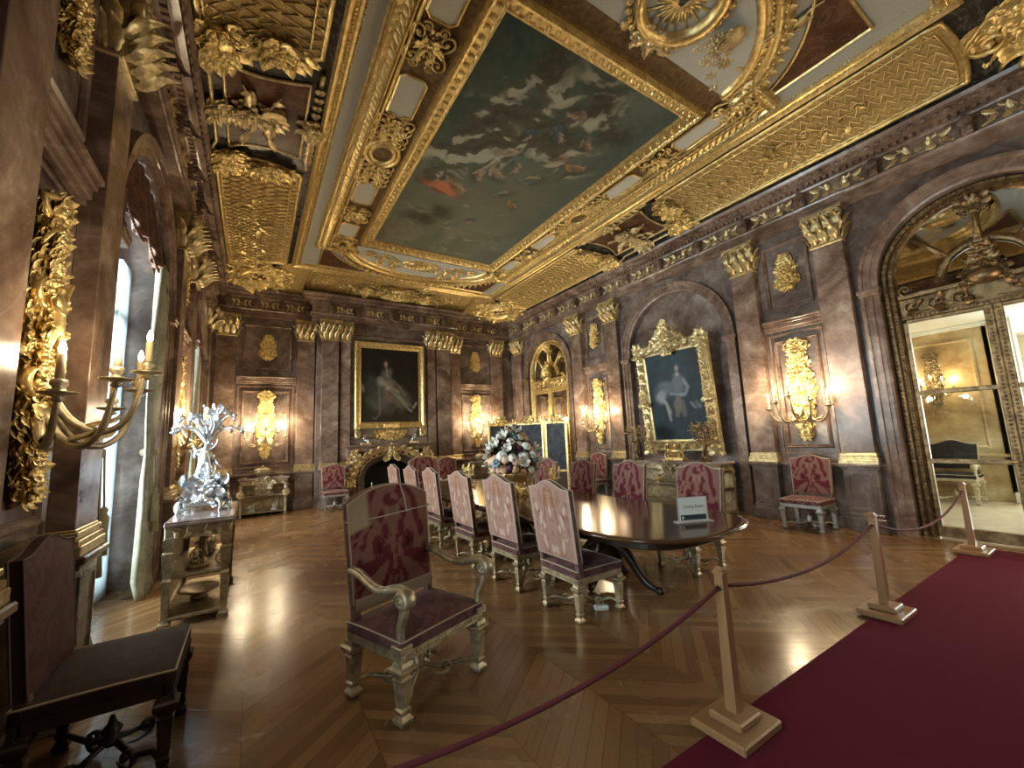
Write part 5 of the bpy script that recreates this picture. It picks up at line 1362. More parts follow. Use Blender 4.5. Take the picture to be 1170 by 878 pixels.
def pat_back(U, V):
    A = np.abs(U); C = np.zeros(U.shape + (3,)); C[:] = (.36, .215, .170)
    n1 = vnoise(A + 5, V * 2, 5, 4, 11); n2 = vnoise(A + 1, V * 2, 9, 3, 17)
    def el(x, y, rx, ry, r=0.0):
        dx = A - x; dy = V - y; c_, s_ = math.cos(r), math.sin(r)
        return (1 - sm(np.hypot((dx * c_ + dy * s_) / rx, (-dx * s_ + dy * c_) / ry), .8, 1.05)) * sm(n2, .25, .5)
    def put(k, col, a=.8):
        nonlocal C; k = k[..., None] * a; C = C * (1 - k) + np.array(col) * k
    put(sm(n1, .54, .60), (.27, .125, .105), .75)
    for q in ((.17, .80, .09, .14, .35), (.08, .72, .05, .10, 0)): put(el(*q), (.26, .12, .035), .9)
    for q in ((.55, .52, .13, .07, -.9), (.38, .40, .10, .06, .5), (.45, .18, .13, .07, 1.1), (.62, .33, .09, .05, -.5), (.10, .10, .10, .06, 0), (.0, .60, .07, .12, 0), (.70, .70, .10, .05, .6)): put(el(*q), (.56, .44, .33), .8)
    for q in ((.28, .56, .05, .14, .3), (.3, .30, .06, .10, -.4), (.6, .62, .05, .10, .8), (.5, .85, .12, .03, -.6), (.8, .45, .04, .12, .2)): put(el(*q), (.20, .085, .07), .7)
    put(((A > .90) | (V < .03)).astype(float), (.45, .33, .27), .6)
    return C
def back_panel(w, z0, zs, rise, th, tilt, y0, cream=False, shoulder=.86, puff=.018, ogee=True):
    """upholstered back: front faces -y; returns mesh"""
    nx, ny = 46, 60
    U, V = np.meshgrid(np.linspace(-1, 1, nx), np.linspace(0, 1, ny))
    hw = w / 2 * (.955 + .045 * V)
    s = np.clip(np.abs(U) / shoulder, 0, 1); top = zs + rise * ((.5 + .5 * np.cos(PI * s)) if ogee else (1 - np.clip(np.abs(U) / .97, 0, 1) ** 2.2))
    Z = z0 + (top - z0) * V; Xx = U * hw
    pf = puff * (1 - U ** 4) * (1 - (2 * V - 1) ** 4)
    yb = y0 + (Z - .5) * math.tan(tilt)
    parts = []
    idx = np.arange(nx * ny).reshape(ny, nx)
    F = np.stack([idx[:-1, :-1], idx[:-1, 1:], idx[1:, 1:], idx[1:, :-1]], -1).reshape(-1, 4)
    Pf = np.stack([Xx, yb - th / 2 - pf, Z], -1).reshape(-1, 3); Pb = np.stack([Xx, yb + th / 2 + pf * .4, Z], -1).reshape(-1, 3)
    parts.append((Pf, F, pat_front(U, V, cream).reshape(-1, 3))); parts.append((Pb, F[:, ::-1], pat_back(U, V).reshape(-1, 3)))
    per = [(0, i) for i in range(nx)] + [(j, nx - 1) for j in range(1, ny)] + [(ny - 1, i) for i in range(nx - 2, -1, -1)] + [(j, 0) for j in range(ny - 2, 0, -1)]
    ex = MB(); v = []; f = []
    for j, i in per: v.append(Pf[j * nx + i]); v.append(Pb[j * nx + i])
    n = len(per)
    for k in range(n): a = 2 * k; b = 2 * ((k + 1) % n); f.append((a, a + 1, b + 1, b))
    ex.add((v, f), None, 1, False)
    pf_ = [Pf[j * nx + i] for j, i in per[nx - 1:] + per[:1]]; pb_ = [Pb[j * nx + i] for j, i in per[nx - 1:] + per[:1]]
    ex.add(tube(pf_, .006, 5), None, 2); ex.add(tube(pb_, .006, 5), None, 2)
    return attr_mesh('backrest', parts, [M_tap, M_plumside, M_trim], ex)
LEG = [(.020, 0), (.032, .015), (.034, .035), (.024, .052), (.020, .06), (.026, .075), (.028, .09), (.020, .10), (.024, .12), (.032, .25), (.034, .262), (.026, .272), (.046, .30), (.050, .312), (.050, .325), (.036, .335), (.030, .36)]
def seat_cushion(w, d, z0, z1, m, crown=.03):
    mb = MB(); n = 14; v = []; f = []
    for j in range(n + 1):
        for i in range(n + 1):
            u = i / n * 2 - 1; q = j / n * 2 - 1; e = (1 - abs(u) ** 5) * (1 - abs(q) ** 5)
            v.append((u * w / 2, q * d / 2, z1 + crown * (1 - u * u * .8) * (1 - q * q * .8) - .012 * (1 - e)))
    for j in range(n):
        for i in range(n): a = j * (n + 1) + i; f.append((a, a + 1, a + n + 2, a + n + 1))
    mb.add((v, f)); 
    per = [i for i in range(n + 1)] + [(j + 1) * (n + 1) - 1 for j in range(1, n + 1)] + [n * (n + 1) + i for i in range(n - 1, -1, -1)] + [j * (n + 1) for j in range(n - 1, 0, -1)]
    vv = []; ff = []
    for k in per: x, y, z = v[k]; vv += [(x, y, z), (x * 1.0, y, z0)]
    N = len(per)
    for k in range(N): a = 2 * k; b = 2 * ((k + 1) % N); ff.append((a, a + 1, b + 1, b))
    ff.append(tuple(2 * k + 1 for k in reversed(range(N))))
    mb.add((vv, ff)); mb.add(tube([v[k] for k in per] + [v[per[0]]], .006, 5, False), None, 1)
    return mb
def make_chair(name, w, d, zr, zs, rise, arms=False, cream=False, seatmat=None, backz=.50, metal=None, legk=1.0, tilt=7, straps=False, bw=None, ogee=True, fringe=False):
    """front faces -y; origin on the floor below the middle of the seat"""
    metal = metal or M_bronze; r = thing(name, '', 'chair'); hx, hy = w / 2 - .035, d / 2 - .035
    bw = bw or w + .04
    for x in (-hx, hx):
        for y in (-hy, hy):
            mb = MB(); mb.add(sq([(a * legk, z * (zr - .055) / .36) for a, z in LEG]), TR(x, y, 0), 0, False)
            for k in range(4):
                mb.add(ROS5, TR(x, y, .345 * (zr - .055) / .36) @ RZ(k * PI / 2) @ TR(.030 * legk, 0, 0) @ RY(PI / 2) @ SC(.022), 0); mb.add(LEAFN, TR(x, y, .13 * (zr - .055) / .36) @ RZ(k * PI / 2) @ TR(.022 * legk, 0, 0) @ RY(-PI / 2 + .06) @ SC(.10, .13, .06), 0)
            obj('leg', mb, metal, r)
    mb = MB(); z0, z1 = zr - .06, zr
    for y in (-hy - .03, hy - .02): mb.box(-hx - .03, hx + .03, y, y + .05, z0, z1, c=.006)
    for x in (-hx - .03, hx - .02): mb.box(x, x + .05, -hy, hy, z0, z1, c=.006)
    beads(mb, [(-hx - .02, 0), (hx + .02, 0)], .009, .03, BASIS((1, 0, 0), (0, 0, 1), (0, -1, 0), (0, -hy - .03, zr - .03)), closed=False)
    beads(mb, [(-hx - .02, 0), (hx + .02, 0)], .009, .03, BASIS((1, 0, 0), (0, 0, 1), (0, 1, 0), (0, hy + .03, zr - .03)), closed=False)
    obj('seat_rail', mb, metal, r)
    obj('seat', seat_cushion(w - .01, d - .01, zr - .005, zr + .065, None), [seatmat or M_plum, M_trim], r)
    mb = MB()
    for sx in (-1, 1):
        for sy in (-1, 1):
            P = [(sx * hx, sy * hy, .075), (sx * hx * .72, sy * hy * .80, .10), (sx * hx * .45, sy * hy * .42, .075), (sx * hx * .18, sy * hy * .2, .10), (0, 0, .13)]
            tt = np.linspace(0, 4, 13); A = np.array(P); mb.add(tube(np.stack([np.interp(tt, range(5), A[:, i]) for i in range(3)], 1), .016, 6))
            mb.add(SCROLL, TR(sx * hx * .45, sy * hy * .42, .08) @ RZ(math.atan2(sy, sx)) @ RX(PI / 2) @ SC(.09, .09, .25))
    mb.add(lathe([(.02, .09), (.05, .12), (.03, .14), (.045, .17), (.02, .20), (.008, .24)], 12)); obj('stretcher', mb, metal, r)
    me = back_panel(bw, backz, zs, rise, .05, math.radians(tilt), hy + .005, cream, ogee=ogee)
    b = bpy.data.objects.new('backrest', me); COL.objects.link(b); b.parent = r
    mb = MB(); tn = math.tan(math.radians(tilt))
    for x in (-1, 1):
        mb = MB(); X = x * (bw / 2 * .955 - .024); v, f = cbox(X - .022, X + .022, hy - .025, hy + .028, zr, backz + .02); v = [(a, b_ + (c_ - .5) * tn + (.5 - .5) , c_) for a, b_, c_ in v]; mb.add((v, f), None, 0, False)
        obj('back_post', mb, M_plumside, r)
    if fringe:
        mb = MB(); yy = hy + (backz - .5) * tn - .03
        for i in range(54):
            X = (i / 53 - .5) * bw * .93; mb.add(tube([(X, yy, backz + .03), (X + .003, yy - .006, backz - .01), (X, yy, backz - .055)], [.006, .0075, .003], 5))
        mb.box(-bw * .47, bw * .47, yy - .008, yy + .004, backz + .02, backz + .035); fo_ = obj('fringe', mb, M_trim, r); fo_['kind'] = 'stuff'
    if arms:
        for s in (-1, 1):
            X = s * (w / 2 - .03); mb = MB()
            P = [(X, hy + .02, .765), (X, hy - .06, .765), (X * 1.02, hy - .20, .715), (X * 1.05, hy - .34, .690), (X * 1.07, hy - .46, .735), (X * 1.07, hy - .54, .752), (X * 1.07, hy - .60, .72), (X * 1.07, hy - .60, .675), (X * 1.07, hy - .565, .655), (X * 1.07, hy - .535, .675), (X * 1.07, hy - .545, .70)]
            A = np.array(P); tt = np.linspace(0, len(P) - 1, 40); Q = np.stack([np.interp(tt, range(len(P)), A[:, i]) for i in range(3)], 1)
            for _ in range(3): Q[1:-1] = (Q[:-2] + 2 * Q[1:-1] + Q[2:]) / 4
            mb.add(tube(Q, [.036 - .0 * i for i in range(28)] + [.036 - .0015 * i for i in range(12)], 9, flat=.72))
            mb.add(tube(Q + np.array([0, 0, .022]), [.010] * 28 + [.006] * 12, 5))
            P = [(X * 1.06, hy - .555, .65), (X * 1.06, hy - .54, .59), (X * 1.03, hy - .50, .52), (X * 1.01, hy - .50, zr + .02), (X, hy - .50, zr - .02)]
            A = np.array(P); tt = np.linspace(0, 4, 16); mb.add(tube(np.stack([np.interp(tt, range(5), A[:, i]) for i in range(3)], 1), [.034 - .0008 * i for i in range(16)], 8, flat=.8))
            mb.box(X - .045, X + .045, hy - .55, hy - .45, zr - .01, zr + .035, c=.006)
            cyl = BASIS((0, 1, 0), (0, 0, 1), (1, 0, 0), (X * 1.07, hy - .565, .695))
            mb.add(lathe([(.036, -.040), (.054, -.036), (.060, 0), (.054, .036), (.036, .040)], 18), cyl)
            for sx in (-1, 1):
                sp_ = [(.048 * (1 - i / 26) * math.cos(.5 * i), .048 * (1 - i / 26) * math.sin(.5 * i), sx * .040) for i in range(24)]; mb.add(tube(sp_, .006, 5), cyl); mb.add(blob(8, 5), cyl @ TR(0, 0, sx * .034) @ SC(.011))
            obj('armrest', mb, metal, r)
    if straps:
        zz = zs - .12; yy = hy + (zz - .5) * tn
        mb = MB(); a = bw / 2 + .004
        for dz in (0,): mb.add(tube([(-a, yy - .052, zz), (-.3 * a, yy - .058, zz + .004), (.3 * a, yy - .058, zz + .012), (a, yy - .052, zz + .02), (a, yy + .04, zz + .02), (-a, yy + .04, zz), (-a, yy - .052, zz)], .0045, 6))
        zt = zs + rise; x = .12
        mb.add(tube([(x, yy - .056, zz), (x * .9, hy + (zs - .5) * tn - .050, zs), (x * .8, hy + (zt - .5) * tn - .02, zt + .0), (x * .8, hy + (zt - .5) * tn + .035, zt - .01), (x, yy + .04, zz - .2)], .0045, 6))
        obj('protective_strap', mb, M_strap, r)
    return r
dc = make_chair('dining_chair', .545, .545, .375, 1.125, .07, bw=.60)
dc['group'] = 'tall-backed chairs at the dining table'
L_Y = (3.12, 4.07, 5.08, 6.20, 7.13, 8.12)
LLAB = ['pale tapestry back of the nearest chair on the left side of the table', 'second dining chair from the front in the left-hand row', 'third dining chair from the front in the left-hand row', 'fourth dining chair from the front in the left-hand row',
        'fifth chair of the left-hand row, seen against the hearth', 'last chair of the left-hand row, furthest from the viewer']
R_Y = (3.20, 4.33, 5.33, 6.35, 7.30, 8.20)
RLAB = ['crimson figured chair right behind the small white card sign', 'second chair of the right-hand row, crimson front above the tabletop', 'third chair of the right-hand row, left of the niche side table', 'fourth chair of the right-hand row, half behind the flowers', 'fifth chair of the right-hand row, behind the bouquet', 'last chair of the right-hand row, hidden by the bouquet']
first = True
rnd = random.Random(9)
for ys, labs, x, rz in ((L_Y, LLAB, 2.655, PI / 2), (R_Y, RLAB, 4.42, -PI / 2)):
    for y, lb in zip(ys, labs):
        T = TR(x + rnd.uniform(-.01, .02), y, 0) @ RZ(rz + rnd.uniform(-.03, .03))
        if first: dc.matrix_world = MM(T); dc['label'] = lb; first = False
        else: copy_tree(dc, T, lb)
ac = make_chair('armchair', .72, .57, .395, 1.195, .095, arms=True, cream=True, legk=1.25, straps=True, bw=.70, tilt=6, ogee=False, backz=.55, fringe=True)
ac.matrix_world = MM(TR(.995, 2.90, 0) @ RZ(math.radians(21))); tag(ac, 'large crimson armchair with scrolled gilt arms alone in the foreground, film straps round its back', 'chair')
ac2 = make_chair('armchair', .70, .57, .395, 1.17, .09, arms=True, legk=1.2, bw=.66, tilt=6, ogee=False)
ac2.matrix_world = MM(TR(3.35, 8.95, 0)); tag(ac2, 'armchair at the far head of the dining table before the hearth', 'chair')
wc = make_chair('side_chair', .58, .52, .40, 1.06, .06, backz=.52, bw=.56, tilt=5, seatmat=damask_cloth('figured_red_seat', (.30, .17, .14), (.13, .02, .03), 9), metal=M_silver if False else gold('worn_silver_gilt', (.32, .31, .28), (.56, .54, .48), .4, .6))
WCS = [(TR(7.40, 3.16, 0) @ RZ(-PI / 2), 'side chair with red figured back against the wall beside the glazed doors'), (TR(7.42, 8.02, 0) @ RZ(-PI / 2), 'side chair against the right wall below the far wall light'),
       (TR(1.80, 11.42, 0), 'side chair against the wall left of the fireplace'), (TR(4.98, 11.42, 0), 'side chair against the wall right of the fireplace')]
for i, (T, lb) in enumerate(WCS):
    if i == 0: wc.matrix_world = MM(T); tag(wc, lb, 'chair', 'red side chairs along the walls')
    else: copy_tree(wc, T, lb)
ec = make_chair('side_chair', .66, .58, .45, 1.14, .06, backz=.52, bw=.62, tilt=5, metal=wood('shaded_walnut', (.012, .007, .004), (.03, .018, .010), .45), seatmat=damask_cloth('shadowed_brown_cloth', (.022, .010, .008), (.035, .016, .012), 3, sheen=0))  # corner shade is put into this chair's near-black wood and cloth colours
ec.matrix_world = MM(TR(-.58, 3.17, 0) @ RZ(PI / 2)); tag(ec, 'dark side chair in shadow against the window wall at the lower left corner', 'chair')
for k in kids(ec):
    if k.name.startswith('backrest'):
        me = k.data.copy(); me.materials[0] = damask_cloth('shaded_red_figured_cloth', (.050, .012, .012), (.080, .030, .024), 3, sheen=0); me.materials[1] = plain('shaded_red_side_cloth', (.03, .008, .009), .8); me.materials[2] = plain('shaded_braid', (.09, .06, .045), .7); k.data = me  # back cloth and braid darkened to carry the same shade
hc = make_chair('armchair', .74, .60, .48, 1.10, .08, arms=True, bw=.70, tilt=5, metal=gold('pale_hall_gilt', (.42, .34, .2), (.62, .54, .36), .45, .3), seatmat=M_black, backz=.62)
hc.matrix_world = MM(TR(11.60, 2.36, 0) @ RZ(-PI / 2)); tag(hc, 'black and gold armchair seen through the glazed doors', 'chair')
for k in kids(hc):
    if k.name.startswith('backrest'):
        me = k.data.copy(); me.materials[0] = plain('black_hall_cloth', (.012, .010, .010), .7); me.materials[1] = M_black; k.data = me

# ================================================================== DINING TABLE
dt = thing('dining_table', 'long dark mahogany dining table with a rounded end and polished top', 'table', TR(3.32, 5.18, 0))
def sup(hx, hy, k=.62, n=14):
    out = []
    for cx_, cy_, a0 in ((1, 1, 0), (-1, 1, 1), (-1, -1, 2), (1, -1, 3)):
        for i in range(n):
            a = PI / 2 * (i / (n - 1)); c_, s_ = math.cos(a) ** .72, math.sin(a) ** .72
            if a0 % 2: c_, s_ = s_, c_
            out.append((cx_ * hx * c_, cy_ * (hy - 1.0) + cy_ * 1.0 * s_))
    P = [out[0]]
    for p in out[1:]:
        if math.hypot(p[0] - P[-1][0], p[1] - P[-1][1]) > 1e-3: P.append(p)
    return P if math.hypot(P[0][0] - P[-1][0], P[0][1] - P[-1][1]) > 1e-3 else P[:-1]
S0 = sup(.84, 3.14); mb = MB()
mb.add(slab(S0, .735, .757), None, 0, False); mb.add(mould(S0, [(.03, .72), (-.002, .728), (-.014, .742), (-.010, .754), (0.0, .757), (.012, .760), (.05, .760)], True))
mb.add(([(x * .95, y * .985, .7600) for x, y in S0], [tuple(range(len(S0)))]), None, 0, False)
mb.add(mould(S0, [(.0, .757), (.05, .7602)], True)); obj('tabletop', mb, M_table, dt)
mb = MB(); mb.add(mould(S0, [(.16, .64), (.15, .65), (.15, .73), (.19, .73), (.19, .64), (.16, .64)], True), None, 0, False); obj('apron', mb, M_tableg, dt)
for yy in (-1.74, .13, 2.0):
    mb = MB(); mb.add(lathe([(.20, .66), (.16, .70), (.12, .62), (.15, .56), (.11, .50), (.13, .42), (.18, .36), (.19, .30), (.13, .24), (.16, .20), (.14, .15), (.05, .13)][::-1], 20), TR(0, yy, 0)); mb.box(-.3, .3, yy - .25, yy + .25, .66, .73, c=.01)
    for k in range(10): mb.add(LEAFW, TR(0, yy, 0) @ RZ(2 * PI * k / 10) @ TR(.15, 0, .24) @ RY(-PI / 2) @ SC(.2, .2, .15))
    for k in range(4):
        a = math.radians(-78 + 90 * k) ; kx = 1.0 if k % 2 == 0 else .58; P = [(.10, .42), (.22 * kx, .38), (.34 * kx, .22), (.42 * kx, .11), (.50 * kx, .06), (.57 * kx, .045)]
        A = np.array(P); tt = np.linspace(0, 5, 18); Q = np.stack([np.interp(tt, range(6), A[:, 0]), np.zeros(18), np.interp(tt, range(6), A[:, 1])], 1)
        for _ in range(2): Q[1:-1] = (Q[:-2] + 2 * Q[1:-1] + Q[2:]) / 4
        R_ = TR(0, yy, 0) @ RZ(a); mb.add(tube(Q, [.06 - .0018 * i for i in range(18)], 8), R_); mb.add(blob(10, 6), R_ @ TR(.585 * kx, 0, .044) @ SC(.055, .045, .042));
    obj('pedestal', mb, M_tableg, dt)

# ---- what stands on the table
sg_ = thing('sign_stand', 'small white Dining Room card in a clear stand on the near end of the table', 'sign', TR(3.47, 2.44, .7605) @ RZ(math.radians(-24)))
mb = MB(); mb.box(-.18, .18, -.05, .04, .0, .012, c=.003); mb.box(-.15, .15, -.004, .0, .012, .225); obj('stand', mb, M_strap, sg_)
cardm = BASIS((1, 0, 0), (0, 0, 1), (0, -1, 0), (0, -.006, .014))
mb = MB(); mb.box(-.135, .135, 0, .205, 0, .002); cdo = obj('card', mb, M_card, sg_, cardm)
mb = MB(); mb.box(-.127, .127, .006, .052, .0021, .0032); obj('printed_band', mb, M_slate, cdo)
mb = MB(); mb.add(lathe([(.012, .0033), (.012, .0038)], 14), TR(-.105, .029, 0), 0, False); mb.box(-.12, -.114, .012, .018, .0033, .0038); obj('round_emblem', mb, M_card, cdo)
def lettering(txt, size, x, y, z, mat, parent, name='lettering'):
    cu = bpy.data.curves.new(name, 'FONT'); cu.body = txt; cu.size = size; cu.align_x = 'CENTER'; cu.align_y = 'CENTER'; cu.extrude = .0003
    o = bpy.data.objects.new(name, cu); COL.objects.link(o); bpy.context.view_layer.update()
    me = bpy.data.meshes.new_from_object(o.evaluated_get(bpy.context.evaluated_depsgraph_get())); bpy.data.objects.remove(o)
    me.materials.clear(); me.materials.append(mat); q = bpy.data.objects.new(name, me); COL.objects.link(q); q.parent = parent; q.location = (x, y, z); return q
lettering('Dining Room', .038, .012, .125, .0026, M_ink, cdo)

cpot = thing('flower_arrangement', 'big bouquet of white, peach and burgundy flowers on a gilded stand on the table', 'flowers', TR(3.32, 5.30, .7605))
mb = MB(); mb.add(lathe([(.19, 0), (.20, .02), (.15, .05), (.10, .09), (.08, .14), (.13, .18), (.22, .23), (.25, .30), (.24, .36), (.20, .37)], 22))
for k in range(12):
    a = 2 * PI * k / 12; mb.add(LEAFW, RZ(a) @ TR(.17, 0, .16) @ RY(-.9) @ SC(.20, .2, .25)); mb.add(SCROLL, RZ(a) @ TR(.18, 0, .05) @ RX(PI / 2) @ SC(.14, .14, .4))
for s in (1, -1):
    mb.add(tube([(s * .22, 0, .30), (s * .36, 0, .34), (s * .38, 0, .24), (s * .26, 0, .16)], .018, 6)); mb.add(FSEAT, TR(s * .30, 0, 0) @ RZ(s * PI / 2) @ SC(.28))
obj('gilded_stand', mb, M_gold, cpot)
def petals(kind):
    mb = MB()
    if kind == 'rose':
        mb.add(blob(10, 6), SC(.035, .035, .032))
        for ring_, (n, r, h, tl) in enumerate(((5, .022, .012, .3), (6, .036, .004, .7), (7, .048, -.008, 1.0))):
            for k in range(n): mb.add(blob(7, 4), RZ(2 * PI * k / n + ring_) @ TR(r, 0, h) @ RY(tl) @ SC(.026, .030, .010))
    elif kind == 'lily':
        for k in range(6): mb.add(LEAFN, RZ(PI / 3 * k) @ RY(-.5) @ SC(.10, .17, .12))
        mb.add(blob(6, 4), TR(0, 0, .02) @ SC(.012))
    else:
        rr = random.Random(3)
        for k in range(26):
            a = rr.uniform(0, 6.28); q = rr.uniform(-.2, 1); s = math.sqrt(1 - min(q, 1) ** 2); mb.add(blob(6, 3), TR(.045 * s * math.cos(a), .045 * s * math.sin(a), .045 * q) @ SC(.017, .017, .012))
    return mb
PM = {(k, n): petals(k).mesh('blossom', [m]) for k, n, m in (('rose', 'w', M_petal_w), ('rose', 'p', M_petal_p), ('rose', 'd', M_petal_d), ('lily', 'w', M_petal_w), ('hyd', 'b', M_petal_b), ('hyd', 'w', M_petal_w), ('hyd', 'd', M_petal_d))}
keys = list(PM); rnd = random.Random(23); wts = [5, 6, 3, 4, 4, 4, 3]
def bq(a, h):     # bouquet surface
    rad = .37 * math.sin(PI * (.30 + .66 * min(max(h, 0), 1))); return np.array([rad * math.cos(a), rad * math.sin(a), .36 + h * .60 + .0])
for k in range(96):
    h = (k / 96) ** 1.15; a = k * 2.399963; p = bq(a, h) * np.array([1, 1, 1]); p[:2] *= rnd.uniform(.80, 1.05); p[2] += rnd.uniform(-.04, .04)
    key = rnd.choices(keys, wts)[0]; n = np.array([math.cos(a), math.sin(a), .35 + 1.2 * h]); n /= np.linalg.norm(n); x = np.cross([0, 0, 1.0], n); x /= np.linalg.norm(x)
    s = rnd.uniform(1.0, 1.45); o = bpy.data.objects.new('blossom', PM[key]); COL.objects.link(o); o.parent = cpot; o.matrix_local = MM(BASIS(x, np.cross(n, x), n, p) @ SC(s))
mb = MB()
for k in range(260):
    h = rnd.random() ** 1.1; a = rnd.uniform(0, 6.28); p = bq(a, h); p[:2] *= rnd.uniform(.45, .80); n = np.array([math.cos(a), math.sin(a), rnd.uniform(-.4, 1.2)]); n /= np.linalg.norm(n); x = np.cross([0, 0, 1.0], n); x /= np.linalg.norm(x)
    s = rnd.uniform(.07, .12); mb.add(LEAFN if k % 3 else LEAF, BASIS(n, x, np.cross(n, x), p) @ SC(s))
for k in range(24):
    a = rnd.uniform(0, 6.28); p = bq(a, rnd.random()); mb.add(tube([(0, 0, .3), p * .6, p * np.array([1.08, 1.08, 1.04])], .005, 4))
mb.add(blob(12, 8), TR(0, 0, .52) @ SC(.22, .22, .24)); g = obj('greenery', mb, M_greenleaf, cpot); g['kind'] = 'stuff'

def candelabrum(name, lb, T, h, arms, mat, spread=.16, figure_=True, candles=False, group=None):
    r = thing(name, lb, 'candelabrum', T, group)
    mb = MB(); mb.add(lathe([(.10, 0), (.105, .012), (.07, .03), (.05, .05), (.03, .07), (.05, .09), (.02, .11)], 14))
    for k in range(4): mb.add(SCROLL, RZ(k * PI / 2) @ TR(.07, 0, .03) @ RX(PI / 2) @ SC(.09, .07, .3))
    obj('base', mb, mat, r)
    mb = MB()
    if figure_: mb.add(FSTAND, TR(0, 0, .09) @ SC(h * .55))
    mb.add(lathe([(.018, .1), (.014, h * .5), (.024, h * .6), (.012, h * .65), (.02, h * .72), (.012, h * .86)], 8)); mb.add(LEAFN, TR(0, 0, h * .5) @ RY(-PI / 2) @ SC(.1)); obj('stem', mb, mat, r)
    for k in range(arms):
        a = 2 * PI * k / arms; e = spread * (1 if k % 2 else .8); zt = h * (.80 if k % 2 else .90)
        if k == 0 and arms % 2: e = 0; zt = h * .96
        mb = MB(); P = np.array([(0, 0, h * .55), (e * .45, 0, h * .52), (e * .9, 0, h * .58), (e, 0, zt - .05)]); tt = np.linspace(0, 3, 12)
        Q = np.stack([np.interp(tt, range(4), P[:, i]) for i in range(3)], 1)
        for _ in range(2): Q[1:-1] = (Q[:-2] + 2 * Q[1:-1] + Q[2:]) / 4
        mb.add(tube(Q, .009, 6), RZ(a)); mb.add(lathe([(.008, -.05), (.02, -.035), (.035, -.02), (.012, -.01), (.018, .01), (.016, .04), (.01, .042)], 10), RZ(a) @ TR(e, 0, zt)); mb.add(LEAFN, RZ(a) @ TR(e * .5, 0, h * .53) @ SC(.08)); obj('branch', mb, mat, r)
    return r
candelabrum('table_candelabrum', 'small gilded candelabrum on the table to the right of the bouquet', TR(3.78, 4.92, .7605), .40, 5, M_gold, .13)
candelabrum('table_candelabrum', 'small gilded candelabrum on the table to the left of the bouquet', TR(3.30, 6.75, .7605), .40, 5, M_gold, .13)

# ================================================================== CONSOLE TABLES
def console(name, lb, T, w, d, h, metal, top, group=None, concave=True, shelf_z=.47, scrollleg=False, mask=True):
    """front faces -y, back at y = +d/2"""
    r = thing(name, lb, 'console table', T, group); a, b = w / 2, d / 2
    mb = MB(); mb.box(-a - .03, a + .03, -b - .03, b, h - .045, h - .015, c=.008); mb.box(-a - .02, a + .02, -b - .02, b, h - .015, h, c=.006); obj('marble_top', mb, top, r)
    mb = MB(); mb.box(-a + .02, a - .02, -b + .02, b - .005, h - .16, h - .05, c=.004); 
    for z in (h - .165, h - .062): mb.box(-a + .005, a - .005, -b + .005, b - .004, z, z + .017, c=.004)
    rinceau(mb, BASIS((1, 0, 0), (0, 0, 1), (0, -1, 0), (0, -b + .02, h - .105)), w - .14, .08)
    for s in (1, -1): rinceau(mb, BASIS((0, s, 0), (0, 0, 1), (s, 0, 0), (s * (a - .02), 0, h - .105)), d - .14, .08)
    if mask: foliage(mb, BASIS((1, 0, 0), (0, 0, 1), (0, -1, 0), (0, -b, h - .25)), lambda t: .12 * math.sin(PI * t) + .02, .22, 20, .12, 3, lift=.05); mb.add(blob(10, 6), TR(0, -b - .03, h - .13) @ SC(.05, .04, .06))
    obj('apron', mb, metal, r)
    for x in (-a + .04, a - .04):
        for y in (-b + .04, b - .04):
            mb = MB(); H = h - .16
            if scrollleg and y < 0:
                P = np.array([(0, -.0, H), (0, -.05, H * .88), (0, -.045, H * .74), (0, .01, H * .6), (0, .015, H * .35), (0, -.01, H * .15), (0, -.03, .03)]); tt = np.linspace(0, 6, 20)
                mb.add(tube(np.stack([np.interp(tt, range(7), P[:, i]) for i in range(3)], 1), [.05 - .0012 * i for i in range(20)], 8), TR(x, y, 0))
                mb.add(blob(10, 6), TR(x, y - .05, H * .86) @ SC(.05, .05, .075)); mb.box(x - .04, x + .04, y - .06, y + .03, 0, .05, c=.008)
                mb.add(LEAFW, TR(x, y - .085, H * .84) @ RZ(-PI / 2) @ RY(1.5) @ SC(.2, .2, .1))
            else: mb.add(sq([(.045, 0), (.045, .05), (.032, .06), (.024, .08), (.030, H * .45), (.034, H * .52), (.038, H * .53), (.028, H * .56), (.036, H * .62), (.042, H * .80), (.045, H * .84), (.030, H * .86), (.044, H * .93), (.044, H)]), TR(x, y, 0), 0, False)
            obj('leg', mb, metal, r)
    for nm, z in (('shelf', shelf_z), ('lower_shelf', .075)):
        n = 16; fr = [(-a + .03 + (w - .06) * i / n, -b + .04 + (.10 * math.sin(PI * i / n) if concave and nm == 'shelf' else 0)) for i in range(n + 1)]
        P = fr + [(a - .03, b - .02), (-a + .03, b - .02)]; mb = MB(); mb.add(slab(P, z, z + .022), None, 0, False); mb.add(mould(P, [(0, z - .012), (-.012, z), (-.012, z + .02), (0, z + .028), (.012, z + .024)], True), None, 1, False)
        obj(nm, mb, [M_bronze if metal is not M_gold else M_gold, metal], r)
    mb = MB(); mb.box(-a + .05, a - .05, b - .025, b - .01, .10, h - .17); mb.add(mould(rect(-a + .12, a - .12, .12, shelf_z - .03), [(0, 0), (0, .01), (.02, .015), (.03, 0)], True), BASIS((1, 0, 0), (0, 0, 1), (0, -1, 0), (0, b - .025, 0)), 0, False)
    obj('back_panel', mb, metal, r); return r
